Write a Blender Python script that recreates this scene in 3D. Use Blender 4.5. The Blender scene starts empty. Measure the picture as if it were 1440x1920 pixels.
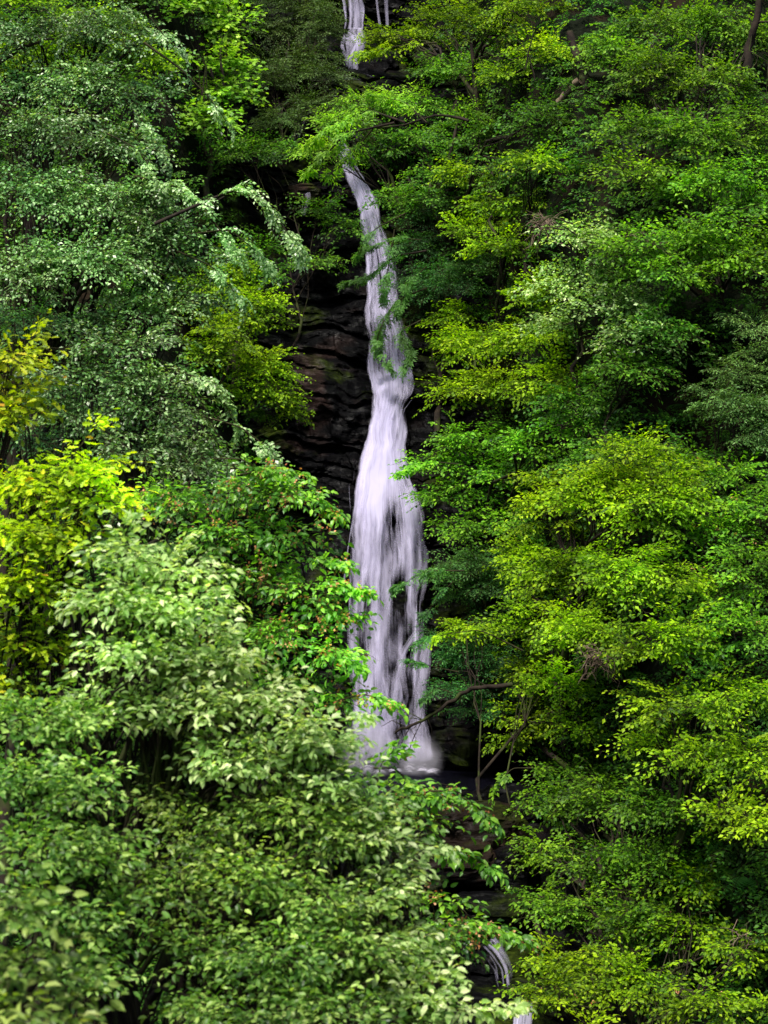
import bpy, math, random
import numpy as np
from mathutils import Vector, Matrix

# ------------------------------------------------------------------ camera, sky, sun, exposure
scene = bpy.context.scene
C = scene.collection
FP = 4517.0                      # focal length in photograph pixels (1440 x 1920)
cam_d = bpy.data.cameras.new("camera")
cam = bpy.data.objects.new("camera", cam_d)
C.objects.link(cam)
cam.location = (0, 0, 0)
cam.rotation_euler = (math.radians(90), 0, 0)
cam_d.sensor_fit = 'VERTICAL'
cam_d.sensor_height = 24.0
cam_d.lens = 24.0 * FP / 1920.0
cam_d.clip_start = 0.1
cam_d.clip_end = 2000
cam_d.dof.use_dof = True
cam_d.dof.focus_distance = 36.0
cam_d.dof.aperture_fstop = 56.46e-3 / 0.016
scene.camera = cam

SUN_EL, SUN_AZ = 62.0, 205.0     # azimuth clockwise from +Y: behind the camera, a little left
world = bpy.data.worlds.new("World")
scene.world = world
world.use_nodes = True
wn = world.node_tree
bg = wn.nodes["Background"]
sky = wn.nodes.new("ShaderNodeTexSky")
sky.sky_type = 'NISHITA'
sky.sun_disc = False
sky.sun_elevation = math.radians(SUN_EL)
sky.sun_rotation = math.radians(SUN_AZ)
sky.air_density = 1.0
sky.dust_density = 3.0
wn.links.new(sky.outputs[0], bg.inputs[0])
bg.inputs[1].default_value = 0.09
sun_d = bpy.data.lights.new("sun", 'SUN')
sun_d.energy = 3.6
sun_d.angle = math.radians(14)
sun_d.color = (1.0, 0.95, 0.86)
sun = bpy.data.objects.new("sun", sun_d)
C.objects.link(sun)
_el, _az = math.radians(SUN_EL), math.radians(SUN_AZ)
sdir = Vector((math.sin(_az) * math.cos(_el), math.cos(_az) * math.cos(_el), math.sin(_el)))
sun.rotation_euler = sdir.to_track_quat('Z', 'Y').to_euler()
sun.location = sdir * 60

scene.view_settings.view_transform = 'Standard'
scene.view_settings.look = 'None'
scene.view_settings.exposure = 1.1
scene.view_settings.gamma = 1.0
scene.render.engine = 'CYCLES'
cy = scene.cycles
cy.max_bounces = 5
cy.diffuse_bounces = 3
cy.glossy_bounces = 2
cy.transmission_bounces = 3
cy.transparent_max_bounces = 24
cy.caustics_reflective = False
cy.caustics_refractive = False
cy.use_denoising = True
scene.render.resolution_x = 768
scene.render.resolution_y = 1024

rng = np.random.default_rng(7)
random.seed(7)

# ------------------------------------------------------------------ helpers
def P(px, py, Y):
    """a point of the place at distance Y, given the direction in which the photo shows it"""
    return np.array([(px - 720.0) / FP * Y, Y, (960.0 - py) / FP * Y])

def h3(ix, iy, iz, seed):
    n = (ix * 374761393 + iy * 668265263 + iz * 2147483647 + seed * 1274126177) & 0xFFFFFFFF
    n = ((n ^ (n >> 13)) * 1274126177) & 0xFFFFFFFF
    n = (n ^ (n >> 16)) & 0xFFFFFFFF
    return n.astype(np.float64) / 4294967295.0

def vnoise(x, y, z, seed=0):
    x, y, z = np.broadcast_arrays(np.asarray(x, float), np.asarray(y, float), np.asarray(z, float))
    xi = np.floor(x).astype(np.int64); yi = np.floor(y).astype(np.int64); zi = np.floor(z).astype(np.int64)
    fx = x - xi; fy = y - yi; fz = z - zi
    fx = fx * fx * (3 - 2 * fx); fy = fy * fy * (3 - 2 * fy); fz = fz * fz * (3 - 2 * fz)
    r = 0
    for dx in (0, 1):
        for dy in (0, 1):
            for dz in (0, 1):
                w = (fx if dx else 1 - fx) * (fy if dy else 1 - fy) * (fz if dz else 1 - fz)
                r = r + w * h3(xi + dx, yi + dy, zi + dz, seed)
    return r * 2 - 1

def fbm(x, y, z, seed=0, oct=4):
    a, s, r = 1.0, 1.0, 0
    for i in range(oct):
        r = r + a * vnoise(np.asarray(x) * s, np.asarray(y) * s, np.asarray(z) * s, seed + i * 17)
        a *= 0.5; s *= 2.03
    return r

def mesh_np(name, verts, loops, sizes, mats, parent=None, matidx=None, attrs=None, uv=None, smooth=False, loc=None):
    me = bpy.data.meshes.new(name)
    verts = np.asarray(verts, dtype=np.float32)
    if loc is not None:
        verts = verts - np.asarray(loc, dtype=np.float32)
    loops = np.asarray(loops, dtype=np.int32); sizes = np.asarray(sizes, dtype=np.int32)
    me.vertices.add(len(verts)); me.vertices.foreach_set("co", verts.ravel())
    me.loops.add(len(loops)); me.loops.foreach_set("vertex_index", loops)
    me.polygons.add(len(sizes))
    st = np.concatenate(([0], np.cumsum(sizes)[:-1])).astype(np.int32)
    me.polygons.foreach_set("loop_start", st)
    me.polygons.foreach_set("loop_total", sizes)
    if matidx is not None:
        me.polygons.foreach_set("material_index", np.asarray(matidx, dtype=np.int32))
    me.polygons.foreach_set("use_smooth", np.full(len(sizes), bool(smooth)))
    for k, a in (attrs or {}).items():
        at = me.attributes.new(k, 'FLOAT', 'POINT')
        at.data.foreach_set("value", np.asarray(a, dtype=np.float32))
    me.update(calc_edges=True)
    if uv is not None:
        ul = me.uv_layers.new(name="UVMap")
        ul.data.foreach_set("uv", np.asarray(uv, dtype=np.float32)[loops].ravel())
    for m in (mats if isinstance(mats, (list, tuple)) else [mats]):
        me.materials.append(m)
    o = bpy.data.objects.new(name, me)
    C.objects.link(o)
    if parent is not None:
        o.parent = parent
    elif loc is not None:
        o.location = loc
    return o

def grid_faces(nr, nc):
    i = np.arange(nr - 1)[:, None] * nc + np.arange(nc - 1)[None, :]
    f = np.stack([i, i + 1, i + nc + 1, i + nc], -1).reshape(-1, 4)
    return f

def empty(name, loc, label, cat, group=None):
    o = bpy.data.objects.new(name, None)
    o.empty_display_size = 0.3
    C.objects.link(o)
    o.location = tuple(float(v) for v in loc)
    o['label'] = label; o['category'] = cat
    if group: o['group'] = group
    return o

def tag(o, label=None, cat=None, group=None, kind=None):
    if label: o['label'] = label
    if cat: o['category'] = cat
    if group: o['group'] = group
    if kind: o['kind'] = kind
    return o

class Tubes:
    """tapered tubes along polylines, gathered into one mesh"""
    def __init__(s): s.v = []; s.f = []; s.n = 0
    def add(s, pts, r0, r1, sides=5, power=1.0, bump=0.0):
        pts = np.asarray(pts, float)
        n = len(pts)
        t = np.linspace(0, 1, n)
        rad = r0 + (r1 - r0) * t ** power
        tan = np.gradient(pts, axis=0)
        tan /= np.linalg.norm(tan, axis=1)[:, None] + 1e-9
        ref = np.where(np.abs(tan[:, 2:3]) > 0.9, np.array([[1., 0, 0]]), np.array([[0, 0, 1.]]))
        a = np.cross(tan, ref); a /= np.linalg.norm(a, axis=1)[:, None] + 1e-9
        b = np.cross(tan, a)
        th = np.arange(sides) / sides * 2 * np.pi
        rr = rad[:, None] * (1 + (bump * rng.uniform(-1, 1, (n, sides)) if bump else 0))
        ring = pts[:, None, :] + rr[..., None] * (np.cos(th)[None, :, None] * a[:, None, :] + np.sin(th)[None, :, None] * b[:, None, :])
        s.v.append(ring.reshape(-1, 3))
        i = np.arange(n - 1)[:, None] * sides; j = np.arange(sides)[None, :]; j2 = (j + 1) % sides
        f = np.stack([i + j, i + j2, i + sides + j2, i + sides + j], -1).reshape(-1, 4) + s.n
        s.f.append(f)
        s.n += n * sides
    def arrays(s):
        return np.concatenate(s.v), np.concatenate(s.f)
    def build(s, name, mat, parent=None, loc=None, smooth=True):
        v, f = s.arrays()
        return mesh_np(name, v, f.ravel(), np.full(len(f), 4), mat, parent, smooth=smooth, loc=loc)

def curve(p0, p1, sag=0.0, n=7, wob=0.06, up=0.0):
    """a natural limb between two points: bows by `sag` upward, wobbles a little"""
    p0 = np.asarray(p0, float); p1 = np.asarray(p1, float)
    t = np.linspace(0, 1, n)[:, None]
    L = np.linalg.norm(p1 - p0)
    p = p0 + (p1 - p0) * t
    p[:, 2:3] += sag * L * 4 * t * (1 - t)
    w = rng.normal(0, wob * L, (n, 3)); w[0] = 0; w[-1] = 0
    return p + w * 0.5

# ------------------------------------------------------------------ materials
def mat_new(name):
    m = bpy.data.materials.new(name); m.use_nodes = True
    nt = m.node_tree; nt.nodes.clear()
    out = nt.nodes.new("ShaderNodeOutputMaterial")
    return m, nt, out

def nd(nt, typ, **kw):
    n = nt.nodes.new(typ)
    for k, v in kw.items():
        if k in n.inputs: n.inputs[k].default_value = v
        else: setattr(n, k, v)
    return n

def ramp(nt, fac, stops):
    r = nt.nodes.new("ShaderNodeValToRGB")
    el = r.color_ramp.elements
    while len(el) > len(stops): el.remove(el[-1])
    while len(el) < len(stops): el.new(0.5)
    for e, (p, c) in zip(el, stops):
        e.position = p; e.color = (*c, 1) if len(c) == 3 else c
    nt.links.new(fac, r.inputs[0])
    return r

def leaf_mat(name, dark, mid, light, odd=None, transl=0.48, rough=0.5, spec=0.3, under=1.25):
    m, nt, out = mat_new(name)
    L = nt.links.new
    at = nd(nt, "ShaderNodeAttribute", attribute_name="tint")
    odd = odd or tuple(c * 1.15 for c in light)
    cr = ramp(nt, at.outputs["Fac"], [(0.0, dark), (0.45, mid), (0.93, light), (0.985, odd)])
    # slow change of colour from bough to bough
    geo = nd(nt, "ShaderNodeNewGeometry")
    nz = nd(nt, "ShaderNodeTexNoise", Scale=1.1, Detail=2.0)
    L(geo.outputs["Position"], nz.inputs["Vector"])
    hsv = nd(nt, "ShaderNodeHueSaturation", Saturation=1.0)
    mr = nd(nt, "ShaderNodeMapRange")
    mr.inputs[1].default_value = 0.3; mr.inputs[2].default_value = 0.7
    mr.inputs[3].default_value = 0.62; mr.inputs[4].default_value = 1.4
    L(nz.outputs[0], mr.inputs[0])
    oi = nd(nt, "ShaderNodeObjectInfo")
    r2 = nd(nt, "ShaderNodeMapRange"); r2.inputs[3].default_value = 0.8; r2.inputs[4].default_value = 1.2
    r3 = nd(nt, "ShaderNodeMapRange"); r3.inputs[3].default_value = -0.008; r3.inputs[4].default_value = 0.004
    m1 = nd(nt, "ShaderNodeMath", operation='MULTIPLY')
    L(oi.outputs["Random"], r2.inputs[0]); L(oi.outputs["Random"], r3.inputs[0])
    L(mr.outputs[0], m1.inputs[0]); L(r2.outputs[0], m1.inputs[1]); L(m1.outputs[0], hsv.inputs["Value"])
    n7 = nd(nt, "ShaderNodeTexNoise", Scale=0.7, Detail=2.0)
    L(geo.outputs["Position"], n7.inputs["Vector"])
    r4 = nd(nt, "ShaderNodeMapRange"); r4.inputs[1].default_value = 0.3; r4.inputs[2].default_value = 0.7; r4.inputs[3].default_value = 0.487; r4.inputs[4].default_value = 0.513
    L(n7.outputs[0], r4.inputs[0])
    ah = nd(nt, "ShaderNodeMath", operation='ADD')
    L(r3.outputs[0], ah.inputs[0]); L(r4.outputs[0], ah.inputs[1]); L(ah.outputs[0], hsv.inputs["Hue"])
    L(cr.outputs[0], hsv.inputs["Color"])
    mu = nd(nt, "ShaderNodeMixRGB", blend_type='MULTIPLY')
    mu.inputs[2].default_value = (under, under, under * 1.15, 1)
    L(geo.outputs["Backfacing"], mu.inputs[0]); L(hsv.outputs[0], mu.inputs[1])
    pb = nd(nt, "ShaderNodeBsdfPrincipled", Roughness=rough)
    pb.inputs["Specular IOR Level"].default_value = spec
    L(mu.outputs[0], pb.inputs["Base Color"])
    tr = nd(nt, "ShaderNodeBsdfTranslucent")
    tc = nd(nt, "ShaderNodeMixRGB", blend_type='MULTIPLY')
    tc.inputs[0].default_value = 1.0
    tc.inputs[2].default_value = (1.45, 1.5, 0.5, 1)
    L(hsv.outputs[0], tc.inputs[1]); L(tc.outputs[0], tr.inputs[0])
    mx = nd(nt, "ShaderNodeMixShader"); mx.inputs[0].default_value = transl
    L(pb.outputs[0], mx.inputs[1]); L(tr.outputs[0], mx.inputs[2])
    L(mx.outputs[0], out.inputs[0])
    return m

def bark_mat(name, a, b, moss=0.3):
    m, nt, out = mat_new(name)
    L = nt.links.new
    tc = nd(nt, "ShaderNodeNewGeometry")
    n1 = nd(nt, "ShaderNodeTexNoise", Scale=9.0, Detail=5.0)
    L(tc.outputs["Position"], n1.inputs["Vector"])
    cr = ramp(nt, n1.outputs[0], [(0.3, a), (0.7, b)])
    n2 = nd(nt, "ShaderNodeTexNoise", Scale=3.0, Detail=4.0)
    L(tc.outputs["Position"], n2.inputs["Vector"])
    mr = ramp(nt, n2.outputs[0], [(0.5, (0, 0, 0)), (0.62, (moss, moss, moss))])
    mx = nd(nt, "ShaderNodeMixRGB"); mx.inputs[2].default_value = (0.045, 0.07, 0.01, 1)
    L(mr.outputs[0], mx.inputs[0]); L(cr.outputs[0], mx.inputs[1])
    pb = nd(nt, "ShaderNodeBsdfPrincipled", Roughness=0.9)
    pb.inputs["Specular IOR Level"].default_value = 0.15
    L(mx.outputs[0], pb.inputs["Base Color"])
    bp = nd(nt, "ShaderNodeBump", Strength=0.6, Distance=0.02)
    L(n1.outputs[0], bp.inputs["Height"]); L(bp.outputs[0], pb.inputs["Normal"])
    L(pb.outputs[0], out.inputs[0])
    return m

BARK = bark_mat("bark_dark", (0.008, 0.006, 0.005), (0.028, 0.02, 0.014), 0.5)
BARK_L = bark_mat("bark_grey", (0.06, 0.05, 0.04), (0.16, 0.13, 0.10), 0.3)
TWIG = bark_mat("twig_brown", (0.014, 0.014, 0.006), (0.04, 0.036, 0.014), 0.0)
DEAD = bark_mat("dead_wood", (0.10, 0.07, 0.05), (0.26, 0.19, 0.14), 0.1)

def rock_mat():
    m, nt, out = mat_new("wet_rock")
    L = nt.links.new
    g = nd(nt, "ShaderNodeNewGeometry")
    mp = nd(nt, "ShaderNodeMapping"); mp.inputs["Scale"].default_value = (1, 1, 2.6)
    L(g.outputs["Position"], mp.inputs[0])
    n1 = nd(nt, "ShaderNodeTexNoise", Scale=1.3, Detail=8.0, Roughness=0.65)
    L(mp.outputs[0], n1.inputs["Vector"])
    cr = ramp(nt, n1.outputs[0], [(0.30, (0.001, 0.001, 0.0012)), (0.54, (0.002, 0.002, 0.0025)), (0.66, (0.007, 0.005, 0.005)), (0.8, (0.022, 0.018, 0.018))])
    n2 = nd(nt, "ShaderNodeTexNoise", Scale=0.9, Detail=6.0, Roughness=0.6)
    L(g.outputs["Position"], n2.inputs["Vector"])
    mo = ramp(nt, n2.outputs[0], [(0.52, (0, 0, 0)), (0.64, (0.8, 0.8, 0.8))])
    n3 = nd(nt, "ShaderNodeTexNoise", Scale=14.0, Detail=4.0)
    L(g.outputs["Position"], n3.inputs["Vector"])
    mc = ramp(nt, n3.outputs[0], [(0.3, (0.004, 0.008, 0.001)), (0.7, (0.03, 0.045, 0.004))])
    mx = nd(nt, "ShaderNodeMixRGB")
    L(mo.outputs[0], mx.inputs[0]); L(cr.outputs[0], mx.inputs[1]); L(mc.outputs[0], mx.inputs[2])
    pb = nd(nt, "ShaderNodeBsdfPrincipled")
    oc = nd(nt, "ShaderNodeAttribute", attribute_name="ochre")
    n5 = nd(nt, "ShaderNodeTexNoise", Scale=3.2, Detail=7.0, Roughness=0.7)
    L(mp.outputs[0], n5.inputs["Vector"])
    ocr = ramp(nt, n5.outputs[0], [(0.35, (0.003, 0.002, 0.002)), (0.5, (0.018, 0.010, 0.008)), (0.7, (0.075, 0.045, 0.042))])
    mo2 = nd(nt, "ShaderNodeMixRGB")
    L(oc.outputs["Fac"], mo2.inputs[0]); L(mx.outputs[0], mo2.inputs[1]); L(ocr.outputs[0], mo2.inputs[2])
    wet = ramp(nt, n5.outputs[0], [(0.52, (0.03, 0.03, 0.03)), (0.70, (0.4, 0.4, 0.4))])
    L(wet.outputs[0], pb.inputs["Specular IOR Level"])
    mx = mo2
    L(mx.outputs[0], pb.inputs["Base Color"])
    rr = ramp(nt, n1.outputs[0], [(0.35, (0.6, 0.6, 0.6)), (0.65, (0.33, 0.33, 0.33))])
    rm = nd(nt, "ShaderNodeMixRGB"); rm.inputs[2].default_value = (0.9, 0.9, 0.9, 1)
    L(mo.outputs[0], rm.inputs[0]); L(rr.outputs[0], rm.inputs[1])
    L(rm.outputs[0], pb.inputs["Roughness"])
    bp = nd(nt, "ShaderNodeBump", Strength=0.8, Distance=0.05)
    n4 = nd(nt, "ShaderNodeTexNoise", Scale=7.0, Detail=8.0, Roughness=0.7)
    L(mp.outputs[0], n4.inputs["Vector"])
    L(n4.outputs[0], bp.inputs["Height"]); L(bp.outputs[0], pb.inputs["Normal"])
    L(pb.outputs[0], out.inputs[0])
    return m
ROCK = rock_mat()

def soil_mat():
    m, nt, out = mat_new("forest_soil")
    L = nt.links.new
    g = nd(nt, "ShaderNodeNewGeometry")
    n1 = nd(nt, "ShaderNodeTexNoise", Scale=0.8, Detail=7.0, Roughness=0.7)
    L(g.outputs["Position"], n1.inputs["Vector"])
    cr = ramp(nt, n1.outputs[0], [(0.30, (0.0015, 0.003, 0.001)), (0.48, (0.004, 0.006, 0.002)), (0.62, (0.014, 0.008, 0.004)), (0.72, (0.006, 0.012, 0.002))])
    pb = nd(nt, "ShaderNodeBsdfPrincipled", Roughness=0.95)
    pb.inputs["Specular IOR Level"].default_value = 0.1
    L(cr.outputs[0], pb.inputs["Base Color"])
    n2 = nd(nt, "ShaderNodeTexNoise", Scale=9.0, Detail=8.0)
    L(g.outputs["Position"], n2.inputs["Vector"])
    bp = nd(nt, "ShaderNodeBump", Strength=1.0, Distance=0.08)
    L(n2.outputs[0], bp.inputs["Height"]); L(bp.outputs[0], pb.inputs["Normal"])
    L(pb.outputs[0], out.inputs[0])
    return m
SOIL = soil_mat()

def water_mat(name, su=38.0, sv=2.2, thr=0.42, gain=1.6):
    """falling white water: threads that run with the flow, gaps between them show the rock"""
    m, nt, out = mat_new(name)
    L = nt.links.new
    uv = nd(nt, "ShaderNodeUVMap")
    mp = nd(nt, "ShaderNodeMapping"); mp.inputs["Scale"].default_value = (su, sv, 1)
    L(uv.outputs[0], mp.inputs[0])
    n1 = nd(nt, "ShaderNodeTexNoise", Scale=1.0, Detail=3.0, Roughness=0.6, Distortion=0.15)
    L(mp.outputs[0], n1.inputs["Vector"])
    mp2 = nd(nt, "ShaderNodeMapping"); mp2.inputs["Scale"].default_value = (su * 0.22, sv * 0.7, 1)
    L(uv.outputs[0], mp2.inputs[0])
    n2 = nd(nt, "ShaderNodeTexNoise", Scale=1.0, Detail=2.0)
    L(mp2.outputs[0], n2.inputs["Vector"])
    ad = nd(nt, "ShaderNodeMath", operation='ADD')
    h1 = nd(nt, "ShaderNodeMath", operation='MULTIPLY'); h1.inputs[1].default_value = 0.55
    h2 = nd(nt, "ShaderNodeMath", operation='MULTIPLY'); h2.inputs[1].default_value = 0.45
    L(n1.outputs[0], h1.inputs[0]); L(n2.outputs[0], h2.inputs[0])
    L(h1.outputs[0], ad.inputs[0]); L(h2.outputs[0], ad.inputs[1])
    dn = nd(nt, "ShaderNodeAttribute", attribute_name="dens")
    # alpha = clamp((noise - thr) * 6 * gain + (dens - .5) * 2) * softened edge
    s1 = nd(nt, "ShaderNodeMath", operation='SUBTRACT'); s1.inputs[1].default_value = thr
    L(ad.outputs[0], s1.inputs[0])
    s2 = nd(nt, "ShaderNodeMath", operation='MULTIPLY_ADD'); s2.inputs[1].default_value = 1.8 * gain
    s3 = nd(nt, "ShaderNodeMath", operation='MULTIPLY_ADD'); s3.inputs[1].default_value = 1.9; s3.inputs[2].default_value = -0.66
    L(dn.outputs["Fac"], s3.inputs[0])
    L(s1.outputs[0], s2.inputs[0]); L(s3.outputs[0], s2.inputs[2])
    s2.use_clamp = True
    e = nd(nt, "ShaderNodeAttribute", attribute_name="edge")
    e1 = nd(nt, "ShaderNodeMath", operation='MULTIPLY_ADD'); e1.inputs[1].default_value = 1.0; e1.inputs[2].default_value = -1.0
    L(e.outputs["Fac"], e1.inputs[0])
    s2.use_clamp = False
    # broad uneven veils that come and go down the fall
    mp3 = nd(nt, "ShaderNodeMapping"); mp3.inputs["Scale"].default_value = (su * 0.12, sv * 3.0, 1)
    L(uv.outputs[0], mp3.inputs[0])
    n3 = nd(nt, "ShaderNodeTexNoise", Scale=1.0, Detail=4.0, Roughness=0.6)
    L(mp3.outputs[0], n3.inputs["Vector"])
    v1 = nd(nt, "ShaderNodeMath", operation='MULTIPLY_ADD'); v1.inputs[1].default_value = 1.6; v1.inputs[2].default_value = -0.8
    L(n3.outputs[0], v1.inputs[0])
    a1 = nd(nt, "ShaderNodeMath", operation='ADD'); L(s2.outputs[0], a1.inputs[0]); L(e1.outputs[0], a1.inputs[1])
    a2 = nd(nt, "ShaderNodeMath", operation='ADD', use_clamp=True); L(a1.outputs[0], a2.inputs[0]); L(v1.outputs[0], a2.inputs[1])
    mm = nd(nt, "ShaderNodeMath", operation='MULTIPLY', use_clamp=True)
    e2 = nd(nt, "ShaderNodeMath", operation='MULTIPLY', use_clamp=True); e2.inputs[1].default_value = 3.0
    L(e.outputs["Fac"], e2.inputs[0])
    e3 = nd(nt, "ShaderNodeMath", operation='MULTIPLY'); e3.inputs[1].default_value = 0.85
    L(e2.outputs[0], e3.inputs[0])
    L(a2.outputs[0], mm.inputs[0]); L(e3.outputs[0], mm.inputs[1])
    df = nd(nt, "ShaderNodeBsdfDiffuse"); df.inputs[0].default_value = (0.56, 0.53, 0.72, 1)
    tl = nd(nt, "ShaderNodeBsdfTranslucent"); tl.inputs[0].default_value = (0.56, 0.53, 0.72, 1)
    mx = nd(nt, "ShaderNodeMixShader"); mx.inputs[0].default_value = 0.35
    L(df.outputs[0], mx.inputs[1]); L(tl.outputs[0], mx.inputs[2])
    tp = nd(nt, "ShaderNodeBsdfTransparent")
    mo = nd(nt, "ShaderNodeMixShader")
    L(mm.outputs[0], mo.inputs[0]); L(tp.outputs[0], mo.inputs[1]); L(mx.outputs[0], mo.inputs[2])
    L(mo.outputs[0], out.inputs[0])
    return m
WATER = water_mat("white_water")
FOAM = water_mat("white_foam", su=30.0, sv=8.0)
for _n in FOAM.node_tree.nodes:
    if _n.bl_idname in ("ShaderNodeBsdfDiffuse", "ShaderNodeBsdfTranslucent"): _n.inputs[0].default_value = (0.68, 0.66, 0.80, 1)
WATER2 = water_mat("thin_white_water", su=40.0, sv=2.0, thr=0.5, gain=2.2)

def pool_mat():
    m, nt, out = mat_new("pool_water")
    L = nt.links.new
    df = nd(nt, "ShaderNodeBsdfDiffuse"); df.inputs[0].default_value = (0.002, 0.002, 0.004, 1)
    gl = nd(nt, "ShaderNodeBsdfGlossy", Roughness=0.15); gl.inputs[0].default_value = (0.8, 0.8, 1, 1)
    mx = nd(nt, "ShaderNodeMixShader"); mx.inputs[0].default_value = 0.10
    g = nd(nt, "ShaderNodeNewGeometry")
    n = nd(nt, "ShaderNodeTexNoise", Scale=5.0, Detail=4.0)
    L(g.outputs["Position"], n.inputs["Vector"])
    bp = nd(nt, "ShaderNodeBump", Strength=0.4, Distance=0.05)
    L(n.outputs[0], bp.inputs["Height"]); L(bp.outputs[0], gl.inputs["Normal"])
    L(df.outputs[0], mx.inputs[1]); L(gl.outputs[0], mx.inputs[2])
    L(mx.outputs[0], out.inputs[0])
    return m
POOL = pool_mat()

# ------------------------------------------------------------------ terrain
# profile of the stream bed and fall (distance, height), built from the rows of the photo
def zrow(py, Y): return (960.0 - py) / FP * Y
ROWS = [(-160, 52.5), (-90, 51.0), (-20, 50.3), (55, 50.0), (60, 49.4), (130, 48.9), (138, 48.3), (160, 47.3), (255, 46.4),
        (400, 44.6), (560, 43.4), (690, 42.5), (735, 41.6), (770, 41.3), (900, 40.7), (1000, 40.1),
        (1100, 39.8), (1300, 39.3), (1430, 39.05)]
FALL = [(Y, zrow(p, Y)) for p, Y in ROWS]
POOL_Z = zrow(1446, 39.0)
LOWER = [(39.0, POOL_Z - 0.25), (36.2, POOL_Z - 0.25), (35.8, POOL_Z + 0.06), (35.2, POOL_Z - 0.15), (34.6, POOL_Z - 0.7), (33.6, POOL_Z - 0.95), (33.0, POOL_Z - 1.4),
         (32.2, zrow(1770, 32.2)), (31.6, zrow(1850, 31.6)), (30.2, zrow(1880, 30.2)), (29.4, zrow(1960, 29.4)), (27.5, -7.4), (24, -10)]
PROF = np.array(FALL + LOWER)                 # goes down
PZ, PY = PROF[::-1, 1], PROF[::-1, 0]
order = np.argsort(PZ)
def fallY(z): return np.interp(z, PZ[order], PY[order])
def xc(z):
    return np.interp(z, [-8, -6, -4.3, -2, 2, 6, 9, 12], [1.8, 1.45, 0.55, 0.2, -0.3, -0.65, -0.75, -0.7])

def flankY(z, x):
    return 33.0 + 0.95 * z + 1.1 * fbm(x * 0.25, z * 0.25, 0, 3, 3) - 0.02 * np.abs(x)
def sstep(a, b, t):
    t = np.clip((t - a) / (b - a), 0, 1); return t * t * (3 - 2 * t)
def hillY(x, z):
    f = flankY(z, x)
    dx = x - xc(z)
    g = 1 - sstep(1.5, 3.9, np.abs(dx))
    deep = np.maximum(fallY(z + 0.8) + 0.9, f)
    return f + g * (deep - f)

def surfY(x, z):
    d = np.abs(x - xc(z))
    c = fallY(z) + 0.15 - np.clip(d - 1.3, 0, None) ** 1.35 * 0.95
    return np.where(d < 4.1, np.minimum(hillY(x, z), c), hillY(x, z))

# lower profile from behind the camera down to the foot of the far slope
near = [(-300, 40), (-60, 12), (-20, 0.5), (-3, -1.6), (1.0, -1.8), (2.5, -3.0), (5, -6.5), (9, -9.5), (14, -11.5), (19, -12.2), (21.3, -12.2)]
NEARY = [p[0] for p in near]; NEARZ = [p[1] for p in near]
def nearZ(y): return np.interp(y, NEARY, NEARZ)

xs = np.concatenate([-np.geomspace(400, 12.5, 22), np.linspace(-12, 12, 161), np.geomspace(12.5, 400, 22)])
rows = []
for (y, z) in near:
    rows.append(np.stack([xs, np.full_like(xs, y) , z + 0.25 * fbm(xs * 0.4, y * 0.4, 0, 5, 3)], -1))
for z in np.concatenate([np.linspace(-12.2, -9, 8)[1:], np.linspace(-8.9, 15, 150), np.linspace(15.4, 34, 24)]):
    y = hillY(xs, np.full_like(xs, z)) + 0.18 * fbm(xs * 1.3, z * 1.3, 0, 9, 4)
    # ragged earth ledges
    y = y + 0.22 * vnoise(xs * 0.9, np.floor(z * 1.4 + 0.8 * vnoise(xs * 0.4, 0, 0, 4)), 0, 8)
    rows.append(np.stack([xs, y, np.full_like(xs, z)], -1))
yt = rows[-1][:, 1]
for k, (dy, dz) in enumerate([(12, 5), (40, 10), (120, 14), (400, 20)]):
    rows.append(np.stack([xs, yt + dy, np.full_like(xs, 34 + dz)], -1))
G = np.array(rows)
f = grid_faces(G.shape[0], G.shape[1])
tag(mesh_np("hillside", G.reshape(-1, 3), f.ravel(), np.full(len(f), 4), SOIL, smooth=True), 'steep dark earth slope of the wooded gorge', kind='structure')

# ---- layered wet rock face behind the fall
dxs = np.linspace(-4.2, 4.2, 261)
seg = []
for i in range(len(PROF) - 1):
    a, b = PROF[i], PROF[i + 1]
    n = max(2, int(np.hypot(*(b - a)) / 0.035))
    seg.append(a + (b - a) * np.linspace(0, 1, n, endpoint=False)[:, None])
prof = np.concatenate(seg)
Yp, Zp = prof[:, 0][:, None], prof[:, 1][:, None]
X = xc(Zp) + dxs[None, :]
wallin = np.clip(np.abs(dxs) - 1.3, 0, None)[None, :] ** 1.35 * 0.95
zz = Zp + 0.22 * np.sin(Zp * 2.3 + 0.6 * X) + 0.10 * X + 0.22 * fbm(X * 0.55, Zp * 0.5, 2, 21, 4) + 0.08 * X
def strata(zv, X, thick, seed):
    s = zv / thick; k = np.floor(s); fr = s - k
    r = h3(k.astype(np.int64), np.zeros_like(k, dtype=np.int64), np.zeros_like(k, dtype=np.int64), seed)
    col = np.floor(X / (thick * (1.2 + 1.8 * r)) + 7 * r + 0.25 * vnoise(X * 2, zv * 2, 0, seed)).astype(np.int64)
    b = h3(k.astype(np.int64), col, col * 0, seed + 5)
    edge = np.minimum(sstep(0, 0.12, fr), sstep(0, 0.2, 1 - fr))
    return (0.6 * r + 0.7 * b) * edge
off = 0.27 * strata(zz, X, 0.62, 31) + 0.07 * strata(zz + 0.1, X, 0.21, 33) + 0.42 * fbm(X * 0.9, Zp * 0.9, 1, 35, 6)
steep = 1.0 * ((Zp > POOL_Z + 0.1) | (Zp < POOL_Z - 0.3))
Yv = Yp + 0.42 - off * (0.25 + 0.75 * steep) - wallin
Zv = Zp + 0.06 * fbm(X * 3, Zp * 3, 7, 37, 3) + (1 - steep) * 0.12 * fbm(X * 2, Yp * 2, 0, 39, 4)
V = np.stack(np.broadcast_arrays(X, Yv, Zv), -1).reshape(-1, 3)
f = grid_faces(len(prof), len(dxs))
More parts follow.
